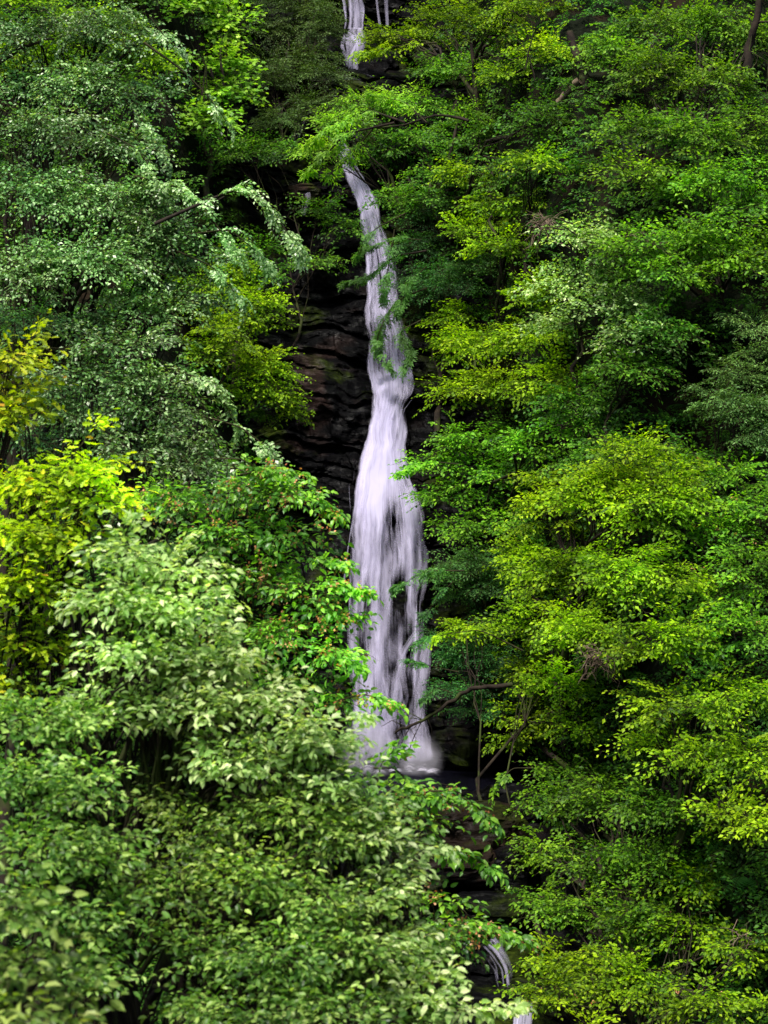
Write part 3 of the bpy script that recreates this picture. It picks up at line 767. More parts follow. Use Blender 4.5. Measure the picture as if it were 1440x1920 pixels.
def build_foliage(sp, base, fwd, roll, scale, tintoff, name, parent, loc, fruit=None, bias=None):
    """lay a spray at every base point; one mesh of leaves with their twigs"""
    base = np.asarray(base); fwd = np.asarray(fwd); N = len(base)
    fwd = fwd / np.linalg.norm(fwd, axis=1)[:, None]
    lat = np.cross(np.array([[0, 0, 1.]]), fwd); lat /= np.linalg.norm(lat, axis=1)[:, None] + 1e-9
    up = np.cross(fwd, lat)
    cr, sr = np.cos(roll)[:, None], np.sin(roll)[:, None]
    lat, up = lat * cr + up * sr, up * cr - lat * sr
    R = np.stack([fwd, lat, up], -1)         # columns
    pick = rng.integers(0, len(sp.T), N)
    lp, ld, ln, lt, ls = [], [], [], [], []
    tv, tf, tn = [], [], 0
    for k, (pos, dr, nm, tw) in enumerate(sp.T):
        idx = np.nonzero(pick == k)[0]
        if not len(idx): continue
        Rk = R[idx]; sc = scale[idx]
        flip = np.where(rng.random(len(idx)) < .5, -1.0, 1.0)
        pk = pos[None] * np.stack([np.ones_like(flip), flip, np.ones_like(flip)], -1)[:, None, :]
        dk = dr[None] * np.stack([np.ones_like(flip), flip, np.ones_like(flip)], -1)[:, None, :]
        p = base[idx][:, None] + np.einsum('nij,nmj->nmi', Rk, pk) * sc[:, None, None]
        d = np.einsum('nij,nmj->nmi', Rk, dk); n_ = np.einsum('nij,mj->nmi', Rk, nm)
        lp.append(p.reshape(-1, 3)); ld.append(d.reshape(-1, 3)); ln.append(n_.reshape(-1, 3))
        lt.append(np.repeat(tintoff[idx], len(pos))); ls.append(np.repeat(sc, len(pos)))
        tb = Tubes()
        for q, w in enumerate(tw):
            w = np.array(w)
            tb.add(w, 0.008 * sp.L if q == 0 else 0.004 * sp.L, 0.003 * sp.L, 3)
        v, f = tb.arrays()
        vv = v[None] * np.stack([np.ones_like(flip), flip, np.ones_like(flip)], -1)[:, None, :]
        vv = base[idx][:, None] + np.einsum('nij,nmj->nmi', Rk, vv) * sc[:, None, None]
        ff = (f[None] + (np.arange(len(idx)) * len(v))[:, None, None]).reshape(-1, 4) + tn
        tv.append(vv.reshape(-1, 3)); tf.append(ff); tn += vv.shape[0] * vv.shape[1]
    p = np.concatenate(lp); d = np.concatenate(ld); n_ = np.concatenate(ln); to = np.concatenate(lt)
    M = len(p)
    b = np.array([sdir.x * 0.5, sdir.y * 0.5 - 0.55, 0.25]) if bias is None else np.asarray(bias)
    n_ = n_ + sp.toward * b[None] + rng.normal(0, sp.jit, (M, 3))
    d = d + rng.normal(0, 0.12, (M, 3)); d /= np.linalg.norm(d, axis=1)[:, None]
    n_ -= d * np.sum(n_ * d, 1)[:, None]; n_ /= np.linalg.norm(n_, axis=1)[:, None] + 1e-9
    w = np.cross(n_, d)
    size = sp.leaf * rng.uniform(0.55, 1.25, M)
    tv0, tt0 = LT[sp.kind]
    V = p[:, None] + size[:, None, None] * (tv0[None, :, 0:1] * d[:, None] + tv0[None, :, 1:2] * w[:, None] + tv0[None, :, 2:3] * n_[:, None])
    nv = len(tv0)
    Fc = (tt0[None] + (np.arange(M) * nv)[:, None, None]).reshape(-1, 3)
    tint = np.clip(rng.beta(2.2, 2.6, M) + to, 0, 1)
    tint = np.where(rng.random(M) < sp.scat, 1.0, np.minimum(tint, 0.95))
    lv = M * nv
    TV = np.concatenate(tv); TF = np.concatenate(tf) + lv
    verts = np.concatenate([V.reshape(-1, 3), TV])
    loops = np.concatenate([Fc.ravel(), TF.ravel()])
    sizes = np.concatenate([np.full(len(Fc), 3), np.full(len(TF), 4)])
    mi = np.concatenate([np.zeros(len(Fc)), np.ones(len(TF))])
    at = np.concatenate([np.repeat(tint, nv), np.zeros(len(TV))])
    o = mesh_np(name, verts, loops, sizes, [sp.mat, TWIG], parent, matidx=mi, attrs={'tint': at}, loc=loc)
    if fruit is not None:
        k = rng.choice(M, int(M * fruit[0]), replace=False)
        c = p[k] + d[k] * 0.02 + np.array([0, -0.03, 0.01])
        # papery keys: clusters of small folded discs
        kk = np.repeat(np.arange(len(k)), 7)
        cc = c[kk] + rng.normal(0, 0.022, (len(kk), 3)) - np.array([0, 0, .02])
        tv1, tt1 = LT['small']
        dd = rng.normal(0, 1, (len(kk), 3)); dd /= np.linalg.norm(dd, axis=1)[:, None]
        nn = rng.normal(0, 1, (len(kk), 3)); nn -= dd * np.sum(nn * dd, 1)[:, None]; nn /= np.linalg.norm(nn, axis=1)[:, None]
        ww = np.cross(nn, dd)
        s_ = 0.026 * np.ones(len(kk))
        VV = cc[:, None] + s_[:, None, None] * (tv1[None, :, 0:1] * dd[:, None] + 1.4 * tv1[None, :, 1:2] * ww[:, None] + tv1[None, :, 2:3] * nn[:, None])
        FF = (tt1[None] + (np.arange(len(kk)) * 5)[:, None, None]).reshape(-1, 3)
        q = mesh_np("seed_cluster", VV.reshape(-1, 3), FF.ravel(), np.full(len(FF), 3), fruit[1], parent,
                    attrs={'tint': np.repeat(rng.random(len(kk)), 5)}, loc=loc)
        q['kind'] = 'stuff'
    return o, M

def march(px, py, d=0.0):
    """distance of the hillside along a sight line"""
    Ys = np.arange(22, 56, 0.1)
    x = (px - 720) / FP * Ys; z = (960 - py) / FP * Ys
    h = surfY(x, z)
    k = np.nonzero(Ys > h)[0]
    return (Ys[k[0]] if len(k) else 55.0) - d

NLEAF = 0
def tree(label, sp, blobs, paths=(), base=None, name='tree', cat='tree', group='trees of the gorge', r0=0.11, fruit=None,
         limbs=(), lean=(0, 0), H=3.0, dense=1.0, trunk_to=None, bend=0.12, near=False, bias=None, bare=()):
    """blobs: (px, py, rx, ry, distance or None, clearance, brightness); sizes in photo pixels"""
    global NLEAF
    B = []
    for b in blobs:
        b = list(b) + [None] * (7 - len(b))
        px, py, rx, ry, Y, dep, to = b
        if Y is None:
            Y = march(px, py, (dep if dep is not None else 1.1))
            ydep = max(0.6, 0.8 * rx / FP * Y)
        else:
            ydep = max(0.5, 0.85 * rx / FP * Y) if dep is None else dep
        B.append((P(px, py, Y), np.array([rx / FP * Y, ydep, ry / FP * Y]), to or 0.0))
    allc = np.array([b[0] for b in B]) if B else np.array([P(q[0][0][0], q[0][0][1], q[1]) for q in paths])
    cen = allc.mean(0)
    if base is None:
        zb = cen[2] - H
        xb = cen[0] + lean[0]
        base = np.array([xb, float(surfY(np.array([xb]), np.array([zb]))[0]) + 0.1, zb])
    else:
        base = np.asarray(base, float)
        if near: base[2] = nearZ(base[1]) - 0.2
        elif len(base) == 3 and base[2] == 999:
            pass
    root = empty(name, base, label, cat, group)
    top = P(*trunk_to) if trunk_to else cen + np.array([0, 0.2, 0.0])
    tpts = curve(base, top, sag=0.0, n=10, wob=0.03)
    side = np.array([bend * rng.uniform(-1, 1), bend * 0.5, 0]) * np.linalg.norm(top - base)
    tt = np.linspace(0, 1, 10)[:, None]
    tpts = tpts + side * np.sin(np.pi * tt)
    r0 = r0 * 0.75
    tb = Tubes(); tb.add(tpts, r0, r0 * 0.35, 8, 0.8, bump=0.08)
    tb.build("trunk", sp.bark, root, loc=base)
    bases, fwds, tints, scl = [], [], [], []
    for (c, Rr, to) in B:
        Rr = np.maximum(0.35 * Rr, Rr - 0.22 * sp.L)
        # limb from the trunk to this bough
        k = int(np.clip(3 + rng.integers(0, 6), 0, 9))
        lim = curve(tpts[k], c, sag=0.08, n=8, wob=0.05)
        tl = Tubes(); tl.add(lim, r0 * 0.42, r0 * 0.12, 6, 0.9, bump=0.06)
        # clumps on the shell of the bough
        vol = (Rr[0] * Rr[2]) ** 0.5
        cl = max(sp.clump * .6, min(sp.clump, vol * 0.6))
        m = int(np.clip(2.1 * (Rr[0] * Rr[2] + 0.5 * Rr[1] * (Rr[0] + Rr[2])) / cl ** 2 * 1.5, 5, 170))
        w = rng.normal(0, 1, (m * 3, 3)); w /= np.linalg.norm(w, axis=1)[:, None]
        w = w[(w[:, 1] < 0.35) & (w[:, 2] > -0.75)][:m]
        sh = rng.uniform(0.45, 0.95, len(w)) ** 0.6
        cc = c + w * Rr * sh[:, None] * np.clip(1 - 0.35 * cl / Rr, 0.3, 1)
        for j in range(len(cc)):
            if rng.random() < 0.6:
                kk = rng.integers(2, 8)
                tl.add(curve(lim[kk], cc[j], sag=0.06, n=5, wob=0.06), r0 * 0.13, 0.005, 4)
            n = max(2, int(rng.poisson(sp.cover * dense * 2.9 * cl * cl / (sp.L * sp.L * 0.5))))
            v = rng.normal(0, 1, (n * 2 + 2, 3)); v /= np.linalg.norm(v, axis=1)[:, None]
            v = v[(v[:, 1] < 0.5) & (v[:, 2] > -0.6)][:n]
            bp = cc[j] + v * np.array([cl, cl, cl * sp.flat]) * rng.uniform(0.0, 0.75, (len(v), 1))
            fo = v * np.array([1, 1, .45]) + 0.55 * w[j] * np.array([1, 1, .35]) + np.array([0, -0.25, 0.1])
            bases.append(bp); fwds.append(fo); tints.append(np.full(len(v), to + rng.normal(0, 0.14))); scl.append(rng.uniform(0.65, 1.15, len(v)))
        tl.build("limb", sp.bark, root, loc=base)
    # explicit reaching branches: (photo points, distance(s), spread, brightness)
    for q in paths:
        pts, Y = q[0], q[1]; dn = q[2] if len(q) > 2 else 1.0; to = q[3] if len(q) > 3 else 0.0
        Yl = np.interp(np.linspace(0, 1, len(pts)), np.linspace(0, 1, 2), [Y, Y]) if np.isscalar(Y) else np.interp(np.linspace(0, 1, len(pts)), np.linspace(0, 1, len(Y)), Y)
        w = np.array([P(a, b, yy) for (a, b), yy in zip(pts, Yl)])
        s = np.linspace(0, 1, len(w)); t = np.linspace(0, 1, max(8, len(w) * 4))
        w = np.stack([np.interp(t, s, w[:, i]) for i in range(3)], -1)
        w[1:-1] = (w[:-2] + w[1:-1] * 2 + w[2:]) / 4
        Lw = np.sum(np.linalg.norm(np.diff(w, axis=0), axis=1))
        tl = Tubes(); tl.add(w, max(0.008, 0.012 * Lw), 0.003, 5, bump=0.05)
        tl.build("limb", sp.bark if Lw > 1.5 else TWIG, root, loc=base)
        n = max(3, int(Lw / sp.L * 7 * dn))
        tg = np.gradient(w, axis=0)
        ss = rng.uniform(0.12, 1.0, n) ** 0.8
        ss[:2] = [0.97, 0.99]
        bp = np.stack([np.interp(ss, t, w[:, i]) for i in range(3)], -1)
        tgi = np.stack([np.interp(ss, t, tg[:, i]) for i in range(3)], -1); tgi /= np.linalg.norm(tgi, axis=1)[:, None]
        lat = np.cross(tgi, [0, 0, 1]); lat /= np.linalg.norm(lat, axis=1)[:, None] + 1e-6
        sg = np.where(rng.random(n) < 0.5, -1, 1)[:, None]; sg[:2] = 0
        fo = tgi * 0.8 + lat * sg * rng.uniform(0.3, 1.0, (n, 1)) + np.array([0, -0.1, 0.0]) + rng.normal(0, .15, (n, 3))
        bases.append(bp); fwds.append(fo); tints.append(np.full(n, to)); scl.append(rng.uniform(.35, .8, n) * (1.1 - 0.35 * ss))
    for pts, Y, ra, rb in bare:
        Yl = [Y + 0.9 * max(0, 1 - 2.5 * q / (len(pts) - 1)) * (1 if Y < 30 else 0) for q in range(len(pts))] if np.isscalar(Y) else np.interp(np.linspace(0, 1, len(pts)), np.linspace(0, 1, len(Y)), Y)
        w = np.array([P(a, b, yy) for (a, b), yy in zip(pts, Yl)])
        s = np.linspace(0, 1, len(w)); t = np.linspace(0, 1, len(w) * 3)
        w = np.stack([np.interp(t, s, w[:, i]) for i in range(3)], -1) + rng.normal(0, ra * 0.35, (len(t), 3))
        tl = Tubes(); tl.add(w, ra, rb, 7, bump=0.28)
        for q in range(3, len(w) - 1):
            if rng.random() < .8 and ra > .009:
                e = w[q] + rng.normal(0, 1, 3) * np.array([1, .6, 1]) * ra * 9 + (w[-1] - w[0]) * 0.06
                tl.add(curve(w[q], e, .1, 5, .12), rb * .35, .002, 4)
        tl.build("limb", sp.bark, root, loc=base)
    bs = np.concatenate(bases); fw = np.concatenate(fwds); tn = np.concatenate(tints); sc = np.concatenate(scl)
    o, M = build_foliage(sp, bs, fw, rng.normal(0, .35, len(bs)), sc, tn, "crown", root, base, fruit, bias)
    NLEAF += M
    return root

# ---- species
M_yg = leaf_mat("leaf_yellow_green", (0.03, 0.09, 0.004), (0.17, 0.35, 0.006), (0.38, 0.60, 0.010), spec=0.2)
M_fresh = leaf_mat("leaf_fresh_green", (0.018, 0.07, 0.005), (0.10, 0.28, 0.010), (0.26, 0.52, 0.022), spec=0.25)
M_green = leaf_mat("leaf_mid_green", (0.012, 0.055, 0.006), (0.065, 0.20, 0.014), (0.17, 0.36, 0.025), spec=0.25)
M_deep = leaf_mat("leaf_blue_green", (0.010, 0.05, 0.012), (0.035, 0.15, 0.030), (0.12, 0.33, 0.06))
M_grey = leaf_mat("leaf_grey_green", (0.022, 0.07, 0.010), (0.10, 0.24, 0.055), (0.31, 0.48, 0.18), odd=(0.5, 0.58, 0.40), rough=0.42, spec=0.45, transl=0.3, under=1.7)
M_dull = leaf_mat("leaf_dull_green", (0.02, 0.06, 0.010), (0.065, 0.15, 0.025), (0.15, 0.27, 0.06), transl=0.3)
M_pale = leaf_mat("leaf_pale_green", (0.035, 0.10, 0.012), (0.22, 0.39, 0.09), (0.60, 0.74, 0.32), odd=(0.7, 0.78, 0.45), rough=0.42, spec=0.45, under=1.4)
M_oak = leaf_mat("leaf_yellow_oak", (0.06, 0.13, 0.003), (0.34, 0.50, 0.008), (0.68, 0.74, 0.015), odd=(0.45, 0.25, 0.02))
M_hazel = leaf_mat("leaf_glossy_green", (0.014, 0.065, 0.006), (0.09, 0.26, 0.02), (0.28, 0.54, 0.04), rough=0.4, spec=0.45)
M_near = leaf_mat('leaf_near_green', (0.02, 0.07, 0.006), (0.11, 0.25, 0.03), (0.42, 0.60, 0.13), odd=(0.5, 0.62, 0.22), rough=0.42, spec=0.4, under=1.4)
M_lime = leaf_mat('leaf_lime', (0.04, 0.11, 0.008), (0.15, 0.33, 0.02), (0.34, 0.56, 0.05))
M_key = leaf_mat("seed_key_orange", (0.26, 0.08, 0.03), (0.48, 0.20, 0.08), (0.62, 0.36, 0.16))
M_fern = leaf_mat("leaf_fern", (0.02, 0.07, 0.01), (0.05, 0.17, 0.03), (0.09, 0.26, 0.05))

SP = {
 'yg':    Species(M_yg, 0.068, 'small', L=0.50, spacing=0.037, seed=1, clump=0.34, flat=0.7, cover=2.3),
 'yg_m':  Species(M_lime, 0.11, 'maple', L=0.5, spacing=0.065, seed=2, clump=0.34, flat=0.6, cover=2.4),
 'fresh': Species(M_fresh, 0.070, 'small', L=0.48, spacing=0.038, seed=3, clump=0.36, flat=.75, cover=2.3),
 'green': Species(M_green, 0.066, 'small', L=0.52, spacing=0.037, seed=4, clump=0.38, flat=0.6, droop=0.5, cover=2.3),
 'deep':  Species(M_deep, 0.055, 'narrow', L=0.42, spacing=0.026, seed=5, clump=0.34, flat=.6, cover=2.4),
 'grey':  Species(M_grey, 0.050, 'small', L=0.55, spacing=0.030, seed=6, droop=0.7, arch=0.35, clump=0.34, flat=.75, scat=0.03, side=0.38, jit=0.45, cover=2.7),
 'dull':  Species(M_dull, 0.052, 'narrow', L=0.46, spacing=0.026, seed=7, clump=0.36, flat=.7, jit=0.4, cover=2.4),
 'pale':  Species(M_pale, 0.053, 'ovate', L=0.25, spacing=0.032, arch=.45, seed=8, clump=0.16, flat=.8, jit=0.45, scat=0.02, toward=0.4, droop=.35, cover=2.0),
 'pale_f':Species(M_pale, 0.066, 'small', L=0.46, spacing=0.042, seed=18, clump=0.34, flat=.7, jit=0.45),
 'oak':   Species(M_oak, 0.074, 'oak', L=0.32, spacing=0.043, seed=9, clump=0.2, flat=.7, jit=0.45, droop=.3, scat=0.01, cover=3.0),
 'elm':   Species(M_hazel, 0.068, 'ovate', L=0.36, spacing=0.045, seed=10, clump=0.22, pend=.5, droop=.55, cover=2.2),
 'near':  Species(M_near, 0.044, 'ovate', L=0.25, spacing=0.031, arch=.35, seed=12, clump=0.16, flat=.8, jit=0.45, droop=.35, cover=1.9),
 'lime':  Species(M_lime, 0.085, 'narrow', L=0.5, spacing=0.04, seed=21, clump=0.3, pend=.5, droop=.55, cover=2.2),
 'corner':Species(M_near, 0.055, 'ovate', L=0.22, spacing=0.034, seed=13, clump=0.14, pend=.4, jit=.4),
}
ORANGE = M_key

# ------------------------------------------------------------------ the trees
GB = 'trees behind the waterfall gorge'
# --- back, left
tree('bright lime maple with drooping tiers behind the grey-green tree, top left of the falls', SP['yg_m'],
     [(430, 60, 60, 55, None, 1.5, .1), (425, 130, 50, 45, None, 1.5, .1), (360, 20, 55, 40, None, 1.5, .1), (380, 235, 75, 45, None, 1.5, .1), (430, 190, 50, 45, None, 1.5, .1), (330, 120, 25, 30)], r0=0.10)
tree('dull olive fine-leaved tree immediately left of the uppermost fall', SP['dull'],
     [(540, 50, 85, 75), (570, 140, 70, 60), (500, 150, 50, 60), (585, 215, 50, 45, None, 0.9), (520, 240, 50, 45), (600, 60, 40, 70, None, 1.6), (610, 150, 36, 30, None, 1.6)], r0=0.08)
tree('dark green shrub hanging over black shade left of the chute', SP['green'],
     [(450, 300, 80, 45), (520, 290, 55, 40), (600, 400, 35, 35, None, .6), (640, 430, 40, 35, None, .5), (590, 500, 40, 30, None, .5), (500, 500, 40, 60)], name='shrub', cat='shrub', r0=0.05, dense=0.8)
tree('bright green hornbeam with dense small leaves bordering the brown rock left of the falls', SP['yg'],
     [(470, 600, 68, 72, None, 1.8, .1), (480, 725, 66, 78, None, 1.8, .12), (400, 650, 70, 70, None, 1.8, .1), (430, 520, 60, 50), (520, 770, 34, 40, None, 1.2), (360, 560, 60, 50)], r0=0.12, dense=1.2)
tree('yellow-green tree crown in the upper left corner', SP['yg'],
     [(40, 20, 90, 40, 33), (100, 120, 60, 50, 33.5), (20, 130, 60, 60, 33), (180, 60, 60, 50, 33.5), (260, 120, 60, 80, 34)], r0=0.1)
# --- back, right
tree('yellow-green tree leaning toward the uppermost fall with bare grey twigs', SP['yg'],
     [(760, 90, 80, 35, None, 1.3), (850, 50, 80, 45, None, 1.3), (940, 60, 80, 55), (1010, 110, 60, 50), (720, 75, 50, 20, None, 1.5), (960, 150, 60, 30), (1000, 20, 80, 30)],
     paths=[([(820, 80), (750, 85), (680, 100)], 42, .8, .1)], r0=0.12, dense=0.95,
     bare=[([(985, 130), (1000, 60), (990, 20)], 37, .012, .004), ([(1003, 150), (990, 100), (960, 60)], 37, .012, .004)])
tree('light green tree with long drooping leaves overhanging the top of the chute', SP['lime'],
     [(700, 200, 75, 32, None, 1.7), (780, 205, 60, 38, None, 1.7), (640, 235, 50, 26, None, 2.2), (600, 290, 40, 26, None, 2.6)],
     paths=[([(760, 230), (690, 205), (620, 240), (585, 270)], [39.5, 40.5], 1.2, .1), ([(740, 230), (650, 250), (600, 300), (575, 325)], [39.5, 40.5], 1.0, .0),
            ([(700, 240), (660, 290), (620, 325)], [40, 40.8], .8, .1), ([(800, 230), (760, 190), (700, 180)], [39.5, 40], 1., .1)], r0=0.08, lean=(1.0, 0),
     bare=[([(880, 225), (820, 215), (760, 235), (700, 240)], [39.5, 40], .026, .012)])
tree('mid green layered tree shading the slope beside the chute', SP['green'],
     [(860, 150, 90, 60), (780, 280, 90, 60), (900, 250, 100, 60), (1010, 230, 70, 50), (760, 380, 60, 70, None, .8), (850, 360, 90, 70), (980, 330, 90, 60), (720, 300, 40, 40, None, .6)], r0=0.13, dense=0.9)
tree('lime tiered tree in the middle of the right slope', SP['yg'],
     [(900, 330, 80, 30, None, 1.7), (960, 390, 90, 35, None, 1.7), (900, 440, 80, 32, None, 1.7), (1020, 310, 70, 25, None, 1.6), (960, 470, 70, 35, None, 1.6), (1000, 560, 60, 40, None, 1.5)],
     r0=0.1)
tree('dark blue-green tree in shade hugging the right edge of the upper waterfall', SP['deep'],
     [(790, 480, 45, 55, None, .6), (830, 540, 60, 60, None, .8), (780, 560, 30, 60, None, .4), (900, 520, 60, 50), (780, 420, 40, 40, None, .6)], r0=0.08,
     paths=[([(790, 450), (740, 445), (695, 465)], 41.4, 1.3, .5), ([(800, 500), (765, 530), (745, 590)], 41.0, 1.3, .5), ([(720, 600), (705, 640), (730, 690)], 40.8, 1.2, .5), ([(800, 470), (740, 480), (690, 520), (650, 530)], [41.4, 41.8], 1.5, .5), ([(800, 540), (750, 560), (720, 600), (705, 655)], [41.0, 41.4], 1.5, .5), ([(790, 600), (750, 620), (770, 660), (760, 690)], 40.6, 1.5, .5), ([(760, 400), (700, 430), (670, 480)], 42, 0.8, .4), ([(740, 430), (728, 500), (720, 560)], 42, 1.4, .5)])
tree('tall fresh green tree filling the upper right corner with brown trunk', SP['fresh'],
     [(1200, 60, 80, 45), (1330, 60, 90, 50), (1160, 110, 60, 50), (1230, 150, 80, 60, None, 1.6), (1340, 170, 90, 60, None, 1.6), (1200, 250, 80, 50, None, 1.6), (1300, 270, 90, 55, None, 1.8), (1410, 250, 60, 70, None, 1.6), (1180, 340, 70, 50, None, 1.6), (1420, 90, 50, 60)],
     r0=0.14, bare=[([(1405, 130), (1412, 60), (1425, -20)], 38, .07, .05)])
tree('fresh green leafy tree on the right edge above a short brown trunk', SP['fresh'],
     [(1290, 460, 90, 50, None, 1.6), (1390, 490, 70, 60, None, 1.6), (1190, 470, 80, 45, None, 1.7), (1250, 520, 80, 40, None, 1.5), (1400, 400, 50, 50), (1280, 370, 80, 40), (1345, 430, 70, 45, None, 2.1), (1335, 350, 70, 40, None, 2.1), (1410, 330, 50, 40, None, 2.0)],
     r0=0.08, trunk_to=(1352, 520, march(1352, 520, 0.6)), base=P(1345, 640, march(1345, 640, 0.1)))
tree('pale green bush with dry grey twigs poking from its upper left side', SP['pale_f'],
     [(1080, 450, 75, 45, None, 1.6), (1070, 540, 80, 60, None, 1.4), (1150, 580, 80, 60), (1050, 620, 60, 40), (1200, 640, 70, 50)], r0=0.08,
     bare=[([(1075, 420), (1030, 405), (1000, 430), (992, 470)], 33.2, .012, .004), ([(1060, 430), (1020, 425), (1005, 460), (1010, 490)], 33.2, .01, .003), ([(1080, 440), (1035, 412), (1015, 440)], 33.1, .01, .003)])
tree('grey-green thin-leaved bush on the right edge beside the brown bank', SP['dull'],
     [(1380, 690, 65, 60), (1400, 800, 55, 75), (1340, 760, 40, 50), (1410, 620, 40, 40)], name='bush', cat='bush', r0=0.05)
tree('layered light green hornbeam whose tips reach the falls at mid height', SP['yg'],
     [(930, 650, 90, 45, None, 1.6, .1), (850, 660, 55, 40, None, 1.3), (1010, 640, 90, 45, None, 1.5, .1), (860, 740, 60, 35, None, 1.3), (940, 730, 80, 45, None, 1.5), (1040, 720, 70, 50), (850, 600, 40, 30, None, .9)],
     r0=0.11, dense=1.1)
tree('deeper green tree of flat tiers right of the falls above the black hollow', SP['fresh'],
     [(830, 870, 65, 35, None, 1.3), (900, 830, 80, 45, None, 1.3), (860, 930, 70, 35, None, 1.3), (930, 900, 80, 50), (880, 990, 65, 30, None, 1.3), (1010, 830, 60, 50), (960, 980, 50, 35), (1080, 800, 60, 50)],
     paths=[([(860, 870), (800, 865), (755, 885)], 35.4, 1.0, .1)], r0=0.1)
tree('dim green understorey tree above the brown leaf bank', SP['green'],
     [(1100, 760, 80, 60), (1180, 700, 60, 50), (1140, 850, 60, 40), (1090, 870, 60, 40), (1240, 620, 60, 40)], r0=0.08, dense=.8)
tree('brilliant yellow-green tree, broadest on the right slope', SP['yg'],
     [(1150, 930, 120, 60, None, 1.8, .12), (1040, 970, 80, 60, None, 1.8, .1), (1240, 960, 90, 70, None, 1.8), (1080, 1080, 120, 70, None, 2.0, .14), (1210, 1090, 110, 80, None, 2.0, .08), (1000, 1170, 80, 60, None, 1.8, .05), (1120, 1190, 110, 60, None, 2.0, .05), (1240, 1210, 100, 70, None, 1.9), (1180, 870, 60, 40, None, 1.6), (980, 1060, 60, 60, None, 1.6), (1060, 1290, 80, 50, None, 1.6)],
     r0=0.15, dense=1.25)
tree('yellow-green sapling crown sticking up above the brightest tree', SP['yg'],
     [(1195, 850, 40, 35, None, 1.9, .1), (1260, 900, 50, 30, None, 1.6), (1020, 900, 50, 25, None, 1.4)], r0=0.04, name='sapling', cat='sapling')
tree('green tree on the right edge dotted with small orange seed clusters', SP['fresh'],
     [(1340, 1010, 60, 60), (1400, 1080, 60, 70, None, 1.5), (1340, 1130, 60, 50), (1400, 1190, 60, 60, None, 1.6), (1410, 960, 40, 50), (1300, 880, 60, 50), (1380, 900, 60, 40)], r0=0.1,
     fruit=(0.004, ORANGE))
tree('blue-green rowan bough reaching across the middle of the falls', SP['deep'],
     [(880, 1060, 70, 30, None, 1.6, .15), (830, 1085, 45, 25, None, 1.5, .15), (920, 1100, 40, 35, None, 1.4), (870, 1120, 40, 20, None, 1.3)],
     paths=[([(870, 1070), (800, 1070), (745, 1100)], 34.2, 1.4, .2), ([(850, 1090), (820, 1120), (800, 1150)], 34.2, 1.0, .1)], r0=0.06, lean=(1.2, 0), H=2.0)
tree('dark green tree over the pool with a mossy bare branch crossing the falls foot', SP['deep'],
     [(850, 1210, 55, 40, None, 1.4, .1), (900, 1240, 60, 50, None, 1.5), (860, 1290, 50, 25, None, 1.5), (930, 1180, 60, 50), (940, 1290, 60, 35), (900, 1330, 60, 25, None, 1.4)],
     paths=[([(860, 1200), (820, 1190), (790, 1200)], 34, 1.0, .3), ([(860, 1260), (810, 1250), (775, 1240)], 34, 1.0, .2), ([(850, 1300), (820, 1290), (795, 1310)], 34, 1.0, .1)],
     r0=0.07, lean=(1.5, 0), H=1.6, dense=.9,
     bare=[([(960, 1285), (910, 1288), (880, 1292), (840, 1318), (800, 1345), (765, 1362), (738, 1372)], 34.0, .035, .018),
           ([(790, 1352), (776, 1382), (764, 1415), (757, 1425)], 34, .008, .004), ([(770, 1362), (757, 1385), (750, 1400)], 34, .008, .004), ([(760, 1362), (735, 1350), (715, 1362)], 34, .007, .003),
           ([(790, 1348), (770, 1338), (738, 1350)], 34, .007, .003), ([(752, 1368), (742, 1400), (736, 1415)], 34, .006, .003), ([(880, 1295), (870, 1275), (850, 1255)], 34, .008, .003)])
tree('small light green tree between the dark pool and the bright slope', SP['yg'],
     [(1000, 1260, 55, 60, None, 1.5), (1000, 1350, 60, 50, None, 1.5), (960, 1390, 35, 30, None, 1.4), (1080, 1360, 50, 45, None, 1.4), (880, 1180, 50, 25, None, 1.7)], r0=0.06,
     paths=[([(980, 1220), (900, 1180), (830, 1190)], 32.5, .6, .1)])
tree('large lime-tinged tree draping the right edge above the ferns', SP['yg'],
     [(1260, 1330, 90, 50, None, 1.6), (1370, 1320, 90, 60, None, 1.8), (1300, 1420, 90, 50, None, 1.7), (1400, 1430, 60, 60, None, 1.8), (1220, 1400, 60, 40), (1380, 1540, 70, 50, None, 1.8)], r0=0.11)
tree('fresh green tree crowding the lower right above the little cascade', SP['fresh'],
     [(1080, 1450, 80, 35, None, 1.5), (1040, 1500, 70, 50, None, 1.6), (1150, 1500, 90, 50, None, 1.7), (1030, 1600, 60, 60, None, 1.6), (1130, 1620, 90, 60, None, 1.8), (1240, 1520, 80, 50, None, 1.7), (1250, 1620, 80, 60, None, 1.8), (1090, 1710, 90, 60, None, 1.8), (1200, 1740, 90, 60, None, 1.9), (1010, 1680, 40, 30, None, 1.5)],
     r0=0.12, dense=1.1, paths=[([(1000, 1440), (960, 1440), (935, 1470)], 30.5, .6)])
tree('yellow-green tree in the lower right whose foot is in black shade', SP['yg'],
     [(1060, 1800, 60, 50, None, 1.7), (1120, 1830, 70, 60, None, 1.7), (1030, 1870, 60, 50, None, 1.6), (1200, 1850, 70, 60, None, 1.6), (1290, 1750, 70, 60, None, 1.6), (1330, 1880, 80, 50, None, 1.6), (1300, 1660, 60, 50), (1440, 1880, 30, 40), (1060, 1940, 80, 30, None, 1.6), (1390, 1780, 40, 40, None, 1.2)], r0=0.1,
     fruit=(0.002, ORANGE))

